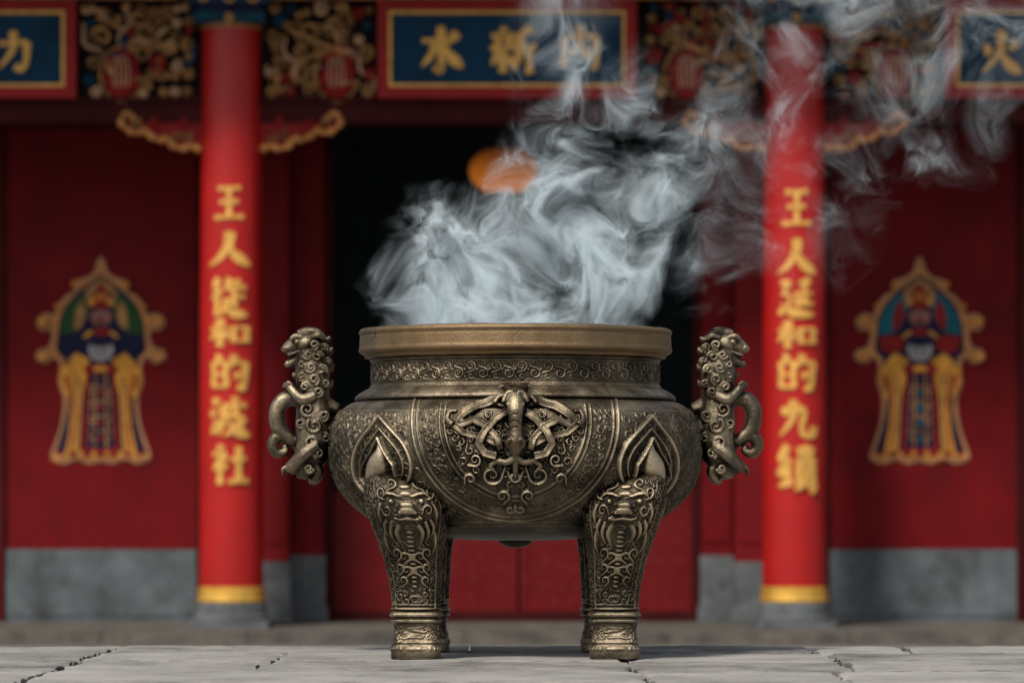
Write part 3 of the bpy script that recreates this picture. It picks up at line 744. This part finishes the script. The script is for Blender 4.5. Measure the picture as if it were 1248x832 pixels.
# ------------------------------------------------------------------ characters
CH={
'wang':[('h',(18,88),(82,90)),('h',(24,52),(76,54)),('h',(8,12),(92,14)),('h',(50,88),(50,13))],
'ren':[('p',(52,95),(48,60),(30,28),(6,8)),('n',(50,62),(64,34),(94,8))],
'cong':[('p',(25,95),(8,72)),('p',(28,72),(6,45)),('h',(20,56),(20,5)),('p',(55,95),(42,75)),('d',(75,95),(66,78)),('h',(38,72),(92,74)),('h',(62,70),(62,28)),('h',(64,50),(88,52)),('p',(48,48),(34,8)),('n',(44,24),(60,12),(95,6))],
'he':[('p',(40,95),(14,84)),('h',(6,66),(50,68)),('h',(29,90),(29,6)),('p',(28,62),(6,28)),('d',(32,58),(48,40)),('h',(60,74),(60,22)),('h',(60,72),(90,72)),('h',(90,74),(90,22)),('h',(60,26),(90,26))],
'de':[('p',(26,96),(18,80)),('h',(10,78),(10,12)),('h',(10,76),(42,76)),('h',(42,78),(42,12)),('h',(12,45),(40,45)),('h',(12,14),(42,14)),('p',(66,96),(52,62)),('h',(62,76),(92,76)),('h',(92,78),(90,30),(84,8),(72,14)),('d',(64,52),(76,36))],
'bo':[('d',(12,92),(24,80)),('d',(6,64),(18,54)),('p',(28,40),(8,8)),('h',(38,76),(90,76)),('p',(40,78),(38,40),(24,6)),('h',(64,96),(64,50)),('h',(42,50),(82,50)),('p',(82,50),(66,24),(38,4)),('n',(48,40),(66,18),(96,4))],
'she':[('d',(24,96),(32,84)),('h',(10,74),(44,76)),('p',(42,74),(10,36)),('h',(28,56),(28,4)),('d',(32,50),(42,40)),('h',(54,62),(90,64)),('h',(72,92),(72,12)),('h',(48,10),(96,12))],
'yan':[('p',(86,94),(54,84)),('h',(70,86),(70,32)),('h',(70,58),(92,60)),('h',(52,64),(52,32)),('h',(46,32),(94,34)),('h',(10,84),(32,86),(16,58),(34,54),(28,30),(6,8)),('n',(10,34),(40,12),(96,6))],
'jiu':[('p',(42,95),(40,50),(8,6)),('h',(12,66),(66,70),(62,30),(68,10),(92,10),(94,30))],
'ji':[('h',(30,95),(12,70),(34,66)),('h',(34,66),(10,40),(38,42)),('p',(40,26),(8,12)),('h',(50,86),(92,86)),('h',(54,74),(88,74)),('h',(46,62),(96,62)),('h',(71,96),(71,62)),('h',(54,52),(54,20)),('h',(54,52),(88,52)),('h',(88,52),(88,20)),('h',(71,46),(71,26)),('p',(70,26),(46,4)),('d',(74,20),(94,4))],
'li':[('h',(14,66),(80,70)),('h',(80,70),(78,24),(66,6),(52,14)),('p',(48,96),(44,50),(10,6))],
'shui':[('h',(50,96),(50,10),(38,16)),('h',(12,66),(40,68)),('p',(40,68),(32,40),(10,14)),('p',(84,82),(56,56)),('n',(54,60),(70,34),(94,12))],
'xin':[('d',(28,96),(34,86)),('h',(8,78),(52,80)),('h',(6,54),(54,56)),('h',(30,54),(30,6)),('p',(26,46),(8,22)),('d',(36,42),(52,24)),('d',(18,72),(24,62)),('p',(44,74),(38,60)),('p',(88,94),(62,82)),('p',(64,84),(62,40),(50,8)),('h',(64,56),(96,58)),('h',(82,56),(82,4))],
'nei':[('h',(16,72),(14,6)),('h',(16,72),(86,74)),('h',(86,74),(86,12),(76,8)),('p',(52,98),(48,56),(26,26)),('n',(50,58),(60,40),(76,26))],
'huo':[('d',(16,68),(28,46)),('p',(86,74),(70,52)),('p',(52,96),(48,50),(10,6)),('n',(52,56),(66,26),(96,6))],
}
def write_char(b,ch,cx,cz,w,h,fn,wt=11,mi=0):
    for si,st in enumerate(CH[ch]):
        kind=st[0]; C=catmull([np.array(p,float) for p in st[1:]],8); n=len(C)
        C=np.array(C); T=np.gradient(C,axis=0); T/=np.linalg.norm(T,axis=1)[:,None]+1e-9
        Nn=np.stack([-T[:,1],T[:,0]],1)
        horiz=abs(T[n//2][0])>0.8
        vv=[];off=0.010+0.0012*si
        for i in range(n):
            t=i/(n-1)
            if kind=='h': k=(0.5 if horiz else 0.8)+0.65*abs(2*t-1)**3
            elif kind=='p': k=1.3*(1-t)**0.6+0.12
            elif kind=='n': k=0.35+1.7*math.sin(PI*t)*t**0.8
            else: k=0.4+1.2*t
            if t in (0,1): k*=0.6
            hwid=wt*0.5*k*1.15
            for sgn in (1,-1):
                q=C[i]+Nn[i]*hwid*sgn
                vv.append((cx+(q[0]-50)/100*w,cz+(q[1]-50)/100*h))
        V=[fn(x,z,off) for x,z in vv]+[fn(x,z,0.0) for x,z in vv]
        m_=len(vv); F=[]
        for i in range(n-1):
            a=2*i; F.append((a,a+1,a+3,a+2)); F.append((a,a+2,m_+a+2,m_+a)); F.append((a+1,m_+a+1,m_+a+3,a+3))
        F.append((0,m_,m_+1,1)); F.append((2*n-2,2*n-1,m_+2*n-1,m_+2*n-2))
        b.add(V,F,mi)

# ------------------------------------------------------------------ columns
def column(cx,chars,label):
    X=X_(cx); r=0.243
    e=root('temple_column',(X,YF,fl),label,'column','red lacquered columns of the temple porch')
    b=B(); b.rev([(r*0.90,Z_(4)),(r*0.92,Z_(40)),(r*0.975,Z_(350)),(r,Z_(500)),(r,Z_(727))],64,X,YF); par(b.make('shaft',[M_colred],None,True,40),e)
    b=B(); b.rev([(r+0.001,Z_(714)),(r+0.008,Z_(715)),(r+0.01,Z_(718)),(r+0.010,Z_(726)),(r+0.02,Z_(729)),(r+0.02,Z_(732)),(r-0.02,Z_(733))],64,X,YF); par(b.make('gold_band',[M_goldband],None,True,40),e)
    b=B(); b.rev([(0.1,Z_(731)),(0.25,Z_(732)),(0.268,Z_(736)),(0.272,Z_(748)),(0.285,Z_(750)),(0.285,fl)],48,X,YF); b.box(X-0.30,X+0.30,YF-0.30,YF+0.30,fl-0.001,fl+0.055); par(b.make('stone_base',[M_stone],None,True,30),e)
    b=B()
    b.rev([(r*0.92+0.002,Z_(38)),(r*0.92+0.02,Z_(37)),(r*0.92+0.02,Z_(33)),(r*0.92+.01,Z_(32))][::-1],48,X,YF,1)
    b.box(X-0.27,X+0.27,YF-0.25,YF+0.055,Z_(32)+0.003,Z_(18),0); b.box(X-0.24,X+0.24,YF-0.28,YF+0.05,Z_(18)+0.002,Z_(10),2); b.box(X-0.30,X+0.30,YF-0.31,YF+0.05,Z_(10)+0.002,Z_(-12),0)
    for dx in (-0.18,0.0,0.18):
        P=spiral2(X+dx,Z_(25),0.035,1.3,1 if dx<0 else -1,0); b.tube([(p[0],YF-0.262,p[1]) for p in P],0.008,6,4 if dx==0 else 3)
        P=spiral2(X+dx,Z_(2),0.05,1.3,1 if dx<0 else -1,1); b.tube([(p[0],YF-0.32,p[1]) for p in P],0.010,6,4)
    par(b.make('capital',[M_capblue,M_darkgold,M_navy,M_teal,M_gold]),e)
    for ch,yy,w,h in chars:
        b=B(); zc=Z_(yy)
        rr=float(np.interp(-zc,[-Z_(40),-Z_(350),-Z_(500)],[r*0.92,r*0.975,r]))
        fn=lambda x,z,off: ((X+(rr+off)*math.sin(x/rr)),YF-(rr+off)*math.cos(x/rr),z)
        write_char(b,ch,0.0,zc,w/160,h/160,fn,14.5)
        par(b.make('painted_character',[M_gold]),e)
    return e
column(282,[('wang',250,42,46),('ren',306,58,48),('cong',364,48,50),('he',408,52,36),('de',455,46,46),('bo',508,52,52),('she',566,50,52)],'glossy red column with gold vertical calligraphy beside painted door')
column(968,[('wang',256,42,50),('ren',315,54,50),('yan',364,46,48),('he',410,50,36),('de',455,46,48),('jiu',510,48,50),('ji',570,52,60)],'glossy red column with gold calligraphy partly veiled by smoke')

# ------------------------------------------------------------------ signboards
def sign(cx,hw,chars,label):
    X=X_(cx); y=YF-0.10
    e=root('sign_board',(X,y,Z_(122)),label,'sign','blue and gold boards hung on the temple lintel')
    h=hw/160; z0,z1=Z_(122),Z_(3)
    b=B(); f=0.085
    b.box(X-h,X+h,y-0.05,y+0.05,z0,z0+f); b.box(X-h,X+h,y-0.05,y+0.05,z1-f,z1); b.box(X-h,X-h+f,y-0.05,y+0.05,z0+f,z1-f); b.box(X+h-f,X+h,y-0.05,y+0.05,z0+f,z1-f)
    par(b.make('frame',[M_framered]),e)
    b=B(); g=f; t=0.022
    for (a,c,d_,e_) in ((X-h+g,X+h-g,z0+g,z0+g+t),(X-h+g,X+h-g,z1-g-t,z1-g),(X-h+g,X-h+g+t,z0+g+t,z1-g-t),(X+h-g-t,X+h-g,z0+g+t,z1-g-t)): b.box(a,c,y-0.058,y+0.03,d_,e_)
    par(b.make('gold_border',[M_gold]),e)
    b=B(); b.box(X-h+g+t,X+h-g-t,y-0.01,y+0.04,z0+g+t,z1-g-t); par(b.make('panel',[M_blue]),e)
    for ch,xx,yy,w,hh in chars:
        b=B(); write_char(b,ch,X_(xx),Z_(yy),w/160,hh/160,lambda x,z,off:(x,y-0.011-off,z),14)
        par(b.make('painted_character',[M_gold]),e)
sign(618,157,[('shui',538,62,60,60),('xin',625,64,62,62),('nei',706,60,54,56)],'blue signboard with gold characters in red frame above doorway')
sign(-62,157,[('li',20,64,50,52)],'blue signboard with single gold character in red frame')
sign(1306,157,[('huo',1217,66,56,58)],'blue signboard with gold fire character seen through thin smoke')

# ------------------------------------------------------------------ painted doors
def door(xa,xb,cx,variant,label):
    e=root('temple_door',(X_((xa+xb)/2,DW),YW-0.02,fl),label,'door','painted red temple doors')
    b=B(); b.box(wx(xa),wx(xb),YW-0.05,YW+0.012,wz(669)+0.002,wz(158))
    par(b.make('door_panel',[M_doorred]),e)
    b=B(); fw=0.045
    b.box(wx(xa)-fw,wx(xa),YW-0.08,YW+0.012,fl,wz(154)); b.box(wx(xb),wx(xb)+fw,YW-0.08,YW+0.012,fl,wz(154)); b.box(wx(xa),wx(xb),YW-0.08,YW+0.012,wz(158)+0.002,wz(150))
    par(b.make('door_frame',[M_lintel]),e)
    b=B(); b.box(wx(xa),wx(xb),YW-0.068,YW+0.012,fl+0.05,wz(669)); b.box(wx(xa),wx(xb),YW-0.058,YW+0.01,fl,fl+0.048)
    par(b.make('kickplate',[M_kick]),e)
    b=B(); y=[YW-0.0505]
    mats=[M_outline,M_navy,M_green if variant==0 else M_teal,M_redpaint,M_cream,M_yellow,M_white,M_face,M_darkgold]
    ST_=0.0008; TH_=0.0006
    def pt(dx,yy): return (wx(cx+dx),wz(yy))
    def full(half): return [pt(dx,yy) for dx,yy in half]+[pt(-dx,yy) for dx,yy in half[::-1] if dx>0.01]
    def lay(pts,mi):
        y[0]-=ST_; b.prism(pts,y[0],y[0]+TH_,mi)
    def both(pl,mi):
        y[0]-=ST_
        for s in (1,-1): b.prism([pt(s*dx,yy) for dx,yy in pl],y[0],y[0]+TH_,mi)
    def sm(h,n=4): return [tuple(q) for q in catmull(h,n)]
    sil=[(0,312),(5,320),(8,331),(18,338),(30,342),(34,349),(30,354),(42,360),(52,372),(57,384),(68,382),(78,390),(75,401),(63,401),(60,412),(66,424),(77,427),(79,438),(68,442),(58,434),(50,446),(52,466),(46,486),(48,515),(55,538),(61,558),(45,566),(30,561),(15,566),(0,563)]
    lay(full(sm(sil)),0)
    body=[(0,334),(10,342),(20,350),(32,360),(44,374),(51,392),(53,410),(54,428),(44,440),(46,462),(40,484),(44,515),(51,540),(54,552),(30,555),(0,556)]
    lay(full(sm(body)),1)
    lay(full(sm([(0,336),(7,344),(16,352),(22,362),(20,374),(0,378)])),8)
    both(sm([(20,358),(32,364),(44,380),(50,400),(48,408),(30,404),(20,392),(15,376)],3),2)
    both(sm([(22,364),(28,372),(32,388),(32,402),(24,398),(18,384)],3),3 if variant else 8)
    lay(full(sm([(0,346),(6,352),(10,362),(6,372),(0,374)])),3)
    both([(17,408),(48,410),(49,424),(36,432),(18,424)],3 if variant else 1)
    def elp(cx_,cy_,rx,ry,mi): lay([pt(cx_+rx*math.cos(a),cy_+ry*math.sin(a)) for a in np.linspace(0,2*PI,24,endpoint=False)],mi)
    elp(0,384,17,15,1); elp(0,386,13,12,7); elp(0,373,12,4,3); elp(0,362,6,5,5); elp(0,362,3,3,3)
    elp(-11,368,4,4,5); elp(11,368,4,4,5)
    elp(-5.5,383,3,2,6); elp(5.5,383,3,2,6); elp(-5.5,383,1.5,1.6,1); elp(5.5,383,1.5,1.6,1); elp(-6,378.5,4.5,1.3,1); elp(6,378.5,4.5,1.3,1); elp(0,388,2.2,3,3); elp(0,394,6,1.6,1)
    lay(full([(0,398),(14,398),(24,408),(18,418),(0,418)]),1); lay(full([(0,400),(8,401),(13,407),(0,410)]),3)
    both([(12,402),(22,410),(19,413),(10,406)],5)
    lay(full(sm([(0,418),(12,419),(15,427),(10,437),(0,441)])),6)
    both([(2,424),(4,424),(3.4,438),(2,439)],1); both([(7,424),(9,424),(8,434),(6.5,435)],1)
    lay(full([(0,416.5),(12,417.5),(10,424),(4,421),(0,425)]),1)
    both([(12,440),(30,430),(34,434),(18,446)],5)
    both(sm([(20,434),(34,434),(42,446),(38,466),(36,500),(39,530),(42,548),(28,550),(25,520),(22,480),(14,452)],3),5)
    both(sm([(26,446),(30,470),(29,500),(33,546),(30,547),(26,505),(25,470)],3),8)
    both(sm([(34,440),(37,470),(33,505),(38,546),(36,547),(31,505),(34.5,470)],3),3)
    both(sm([(36,446),(50,450),(46,474),(40,488),(38,468)],3),5)
    both([(40,456),(46,458),(43,474),(40,476)],3)
    lay(full([(0,448),(17,450),(20,500),(23,550),(0,552)]),3)
    lay(full([(0,452),(13,453),(16,500),(18,545),(0,547)]),1)
    for yy in (470,488,506,524): lay(full([(0,yy),(15,yy),(15,yy+2.5),(0,yy+2.5)]),8)
    both([(5,456),(7,456),(8.5,546),(6,546)],8)
    for yy in (479,497,515,534): elp(0,yy,3,4,2 if variant else 3); elp(-11,yy,2,3,8); elp(11,yy,2,3,8)
    lay(full([(0,444),(20,446),(20,454),(0,455)]),3); lay(full([(0,446),(8,446),(8,453),(0,453)]),5)
    for i in range(-6,7): elp(i*8.2,553-abs(i)*0.2,3,3.2,5 if i%2 else 3)
    for s in (1,-1):
        for (dx,yy,r_) in ((70,392,6),(71,434,6),(31,347,4),(52,374,3.5)): elp(s*dx,yy,r_,r_,0 if r_==6 else 5); elp(s*dx,yy,r_*0.5,r_*0.5,5 if r_==6 else 3)
    C=sm(sil,4)
    for s in (1,-1):
        P=[pt(s*(c[0]*0.965),440+(c[1]-440)*0.98) for c in C]
        b.tube([(p[0],YW-0.056,p[1]) for p in P],0.008,6,4)
    par(b.make('door_painting',mats),e)
door(8,240,124,0,'red door with painted robed guardian and grey kickplate')
door(1010,1238,1120,1,'red door with painted guardian with teal headdress and kickplate')

for (xa,xb) in ((406,630.5),(634,844)):
    e=root('door_leaf',(X_((xa+xb)/2,DW),YW+0.12,fl),'low red wooden door leaf closing the dark doorway','door','low red leaves in the central doorway')
    b=B(); y=YW+0.1
    b.box(wx(xa),wx(xb),y,y+0.05,fl+0.077,wz(596)); par(b.make('panel',[M_leafred]),e)
    b=B(); t=0.06
    b.box(wx(xa),wx(xb),y-0.018,y-0.001,wz(596)-t,wz(596)); b.box(wx(xa),wx(xb),y-0.018,y-0.001,fl+0.077,fl+0.077+t); b.box(wx(xa),wx(xa)+t,y-0.018,y-0.001,fl+0.078+t,wz(596)-t-0.001); b.box(wx(xb)-t,wx(xb),y-0.018,y-0.001,fl+0.078+t,wz(596)-t-0.001)
    par(b.make('rail',[M_leafred]),e)
dl=33.2
lx,lz=X_(614,dl),Z_(208,dl)
e=root('lantern',(lx,dl-11.7,lz),'glowing orange paper lantern hanging inside the dark doorway','lantern')
m,nt,bs=new_mat('lantern_paper'); bs.inputs['Base Color'].default_value=(0.4,0.1,0.02,1)
tc=nt.nodes.new('ShaderNodeTexCoord'); sx_=nt.nodes.new('ShaderNodeSeparateXYZ'); nt.links.new(tc.outputs['Generated'],sx_.inputs[0])
r=nt.nodes.new('ShaderNodeValToRGB'); r.color_ramp.elements[0].color=(0.52,0.15,0.015,1); r.color_ramp.elements[1].color=(0.03,0.006,0.002,1); r.color_ramp.elements[1].position=0.95; nt.links.new(sx_.outputs['Z'],r.inputs['Fac']); nt.links.new(r.outputs['Color'],bs.inputs['Emission Color']); bs.inputs['Emission Strength'].default_value=0.9
b=B(); b.ball((lx,dl-11.7,lz),(0.30,0.30,0.21),0,32,16); par(b.make('shade',[m],None,True),e)
b=B(); b.rev([(0.1,lz+0.23),(0.13,lz+0.225),(0.13,lz+0.19),(0.1,lz+0.19)],24,lx,dl-11.7); b.rev([(0.1,lz-0.19),(0.13,lz-0.19),(0.12,lz-0.23),(0.05,lz-0.23)],24,lx,dl-11.7); b.tube([(lx,dl-11.7,lz+0.2),(lx,dl-11.7,zt-0.1)],0.008,6); b.tube([(lx,dl-11.7,lz-0.2),(lx,dl-11.7,lz-0.44)],[0.02,0.03],8)
par(b.make('fittings',[M_wood]),e)
print('temple',time.time()-T0)

# ================================================================== SMOKE
def smoke():
    me=bpy.data.meshes.new('smoke')
    me.from_pydata([(-.5,-.2,1),(1.7,-.2,1),(.5,.2,2.2)],[],[(0,1,2)])
    ob=bpy.data.objects.new('smoke',me); COL.objects.link(ob)
    ob['kind']='stuff'; ob['label']='pale grey incense smoke billowing up from the burner'; ob['category']='smoke'
    m=bpy.data.materials.new('smoke_volume'); m.use_nodes=True; nt=m.node_tree; nt.nodes.clear()
    o=nt.nodes.new('ShaderNodeOutputMaterial'); pv=nt.nodes.new('ShaderNodeVolumePrincipled')
    pv.inputs['Color'].default_value=(0.92,0.97,0.99,1); pv.inputs['Density'].default_value=1.0; pv.inputs['Density Attribute'].default_value='density'; pv.inputs['Anisotropy'].default_value=0.0
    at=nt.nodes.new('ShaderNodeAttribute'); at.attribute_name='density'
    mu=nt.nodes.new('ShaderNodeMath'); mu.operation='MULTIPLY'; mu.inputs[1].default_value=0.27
    nt.links.new(at.outputs['Fac'],mu.inputs[0]); nt.links.new(mu.outputs[0],pv.inputs['Emission Strength'])  # added self-glow scaled by density, standing in for multiple scattering in the smoke
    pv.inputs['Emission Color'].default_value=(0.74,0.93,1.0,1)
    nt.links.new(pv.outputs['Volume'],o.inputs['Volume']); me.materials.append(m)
    ng=bpy.data.node_groups.new('smoke_field','GeometryNodeTree')
    ng.interface.new_socket('Geometry',in_out='INPUT',socket_type='NodeSocketGeometry')
    ng.interface.new_socket('Geometry',in_out='OUTPUT',socket_type='NodeSocketGeometry')
    N=ng.nodes; L=ng.links.new
    gi=N.new('NodeGroupInput'); go=N.new('NodeGroupOutput')
    def setin(s,v):
        if isinstance(v,(int,float)): s.default_value=v
        elif isinstance(v,tuple): s.default_value=v
        else: L(v,s)
    def mth(op,a,b=None,c=None,cl=False):
        n=N.new('ShaderNodeMath'); n.operation=op; n.use_clamp=cl; setin(n.inputs[0],a)
        if b is not None: setin(n.inputs[1],b)
        if c is not None: setin(n.inputs[2],c)
        return n.outputs[0]
    def vm(op,a,b=None,c=None):
        n=N.new('ShaderNodeVectorMath'); n.operation=op; setin(n.inputs[0],a)
        if b is not None: setin(n.inputs[1],b)
        if c is not None: setin(n.inputs[2],c)
        return n.outputs['Value'] if op in('LENGTH','DOT_PRODUCT') else n.outputs['Vector']
    def noise(v,sc,det=0.0,rough=0.5):
        n=N.new('ShaderNodeTexNoise'); L(v,n.inputs['Vector']); n.inputs['Scale'].default_value=sc; n.inputs['Detail'].default_value=det; n.inputs['Roughness'].default_value=rough
        return n
    def ss(v,a,b,t0=0.0,t1=1.0):
        n=N.new('ShaderNodeMapRange'); n.interpolation_type='SMOOTHSTEP'; setin(n.inputs['Value'],v)
        n.inputs['From Min'].default_value=a; n.inputs['From Max'].default_value=b; n.inputs['To Min'].default_value=t0; n.inputs['To Max'].default_value=t1
        return n.outputs['Result']
    P=N.new('GeometryNodeInputPosition').outputs[0]
    def warp(q,sc,amp,off,st=(1,1,1)):
        n=noise(vm('MULTIPLY',vm('ADD',q,off),st),sc,0.0)
        d=vm('SUBTRACT',n.outputs['Color'],(0.5,0.5,0.5))
        return vm('ADD',q,vm('MULTIPLY',d,(amp*2,amp*2,amp*2)))
    st=(1.0,0.7,0.9)
    q1=warp(P,2.6,0.11,(3.1,1.7,0.4))
    q2=warp(q1,5.5,0.08,(9.1,4.7,2.4),(1,.8,1))
    q3=warp(q2,12.0,0.050,(1.1,7.7,5.4),st)
    q4=warp(q3,24.0,0.034,(4.1,2.7,8.4),st)
    q5=warp(q4,45.0,0.019,(6.1,1.2,3.4),st)
    blobs=[(635,408,200,60,1.0,.22),(520,330,75,125,.85,.12),(600,335,115,115,.9,.13),(715,330,130,130,.95,.14),(685,235,105,125,.80,.12),(785,250,110,125,.60,.11),
           (640,200,48,85,.62,.08),(680,140,75,110,.62,.09),(695,90,75,130,.50,.09),(765,130,115,115,.50,.10),(870,170,125,125,.36,.11),(970,85,145,125,.34,.12),(890,310,90,140,.28,.10),
           (1020,230,90,120,.27,.09),(1130,120,140,110,.31,.11),(1000,-20,210,110,.34,.13),(685,10,85,90,.36,.09),(1200,50,115,130,.28,.10),(930,230,110,110,.30,.10)]
    acc=None
    for (x,y,rx,ry,w,dy) in blobs:
        c=((x-624)/400,0.0,CAMH+(600-y)/400)
        d=vm('MULTIPLY',vm('SUBTRACT',q3,c),(400/rx/1.15,1/(dy*1.25),400/ry/1.15))
        l=vm('LENGTH',d)
        e=ss(l,1.0,0.15 if w>0.6 else 0.0,0.0,w)
        acc=e if acc is None else mth('MAXIMUM',acc,e)
    sq4=vm('MULTIPLY',q4,(1,.65,.85)); sq5=vm('MULTIPLY',q5,(1,.7,.9))
    def ridge(n,k,p): return mth('POWER',mth('SUBTRACT',1.0,mth('MULTIPLY',mth('ABSOLUTE',mth('SUBTRACT',n,0.5)),k),None,True),p)
    N1=noise(sq4,9.0,1.0).outputs['Fac']; N2=noise(sq5,17.0,1.0).outputs['Fac']; N3=noise(sq5,34.0,0.0).outputs['Fac']
    r1=ridge(N1,11.0,2.0); r2=ridge(N2,10.0,2.0)
    f12=mth('MULTIPLY',ridge(N1,5.0,1.5),ridge(N2,6.0,2.0))
    f23=mth('MULTIPLY',ridge(N2,4.5,1.5),ridge(N3,7.0,2.0))
    n3=noise(q2,4.5,2.0).outputs['Fac']
    mod=ss(n3,0.34,0.62,0.08,1.0)
    n4=noise(q3,9.0,1.0).outputs['Fac']
    mod=mth('MULTIPLY',mod,ss(n4,0.34,0.62,0.20,1.0))
    sep=N.new('ShaderNodeSeparateXYZ'); L(P,sep.inputs[0])
    zz=sep.outputs['Z']
    det=mth('ADD',mth('ADD',mth('MULTIPLY',r1,15.0),mth('MULTIPLY',r2,12.0)),mth('ADD',mth('MULTIPLY',f12,40.0),mth('MULTIPLY',f23,30.0)))
    det=mth('ADD',det,ss(zz,1.35,1.0,0.5,2.0))
    dens=mth('MULTIPLY',mth('MULTIPLY',det,mod),mth('POWER',acc,1.5))
    dens=mth('MULTIPLY',dens,ss(zz,1.45,1.05,0.95,0.85))
    dens=mth('MULTIPLY',dens,ss(zz,0.93,0.985))
    rho=vm('LENGTH',vm('MULTIPLY',P,(1,1,0)))
    dens=mth('MULTIPLY',dens,mth('MAXIMUM',ss(rho,0.43,0.37),ss(zz,1.0,1.07)))
    dens=mth('MAXIMUM',mth('SUBTRACT',dens,0.10),0.0)
    vc=N.new('GeometryNodeVolumeCube'); L(dens,vc.inputs['Density'])
    mn=(-0.62,-0.33,0.92); mxx=(1.70,0.33,2.12)
    vc.inputs['Min'].default_value=mn; vc.inputs['Max'].default_value=mxx
    for ax,i,vs in (('X',0,0.0044),('Y',1,0.0066),('Z',2,0.0044)): vc.inputs['Resolution '+ax].default_value=int((mxx[i]-mn[i])/vs)
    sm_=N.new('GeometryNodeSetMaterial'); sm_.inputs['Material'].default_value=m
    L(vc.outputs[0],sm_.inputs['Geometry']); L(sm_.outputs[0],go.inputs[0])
    md=ob.modifiers.new('smoke_field','NODES'); md.node_group=ng
    return ob
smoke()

# ================================================================== CAMERA, LIGHT
cam=bpy.data.cameras.new('camera'); co=bpy.data.objects.new('camera',cam); COL.objects.link(co)
co.location=(0,CAMY,CAMH); co.rotation_euler=(PI/2,0,0)
cam.lens=135; cam.sensor_width=36; cam.shift_y=(600-416)/1248; cam.clip_end=500; cam.clip_start=0.1
cam.dof.use_dof=True; cam.dof.focus_distance=11.3; cam.dof.aperture_fstop=3.4
scene.camera=co
sdir=Vector((-0.42,-0.80,1.10)).normalized()
sun=bpy.data.lights.new('sun','SUN'); sun.energy=3.2; sun.angle=math.radians(10); sun.color=(1.0,0.94,0.86)
so=bpy.data.objects.new('sun',sun); COL.objects.link(so); so.rotation_euler=sdir.to_track_quat('Z','Y').to_euler(); so.location=(-5,-8,12)
w=bpy.data.worlds.new('World'); scene.world=w; w.use_nodes=True; nt=w.node_tree
bg=nt.nodes['Background']; sky=nt.nodes.new('ShaderNodeTexSky'); sky.sky_type='NISHITA'; sky.sun_disc=False
sky.sun_elevation=math.asin(sdir.z); sky.sun_rotation=math.atan2(sdir.x,sdir.y)%(2*PI); sky.dust_density=3.0; sky.air_density=1.2
hs=nt.nodes.new('ShaderNodeHueSaturation'); hs.inputs['Saturation'].default_value=0.55
nt.links.new(sky.outputs[0],hs.inputs['Color']); nt.links.new(hs.outputs[0],bg.inputs['Color']); bg.inputs['Strength'].default_value=0.09
scene.view_settings.view_transform='Standard'; scene.view_settings.look='None'; scene.view_settings.exposure=0
print('done',time.time()-T0)
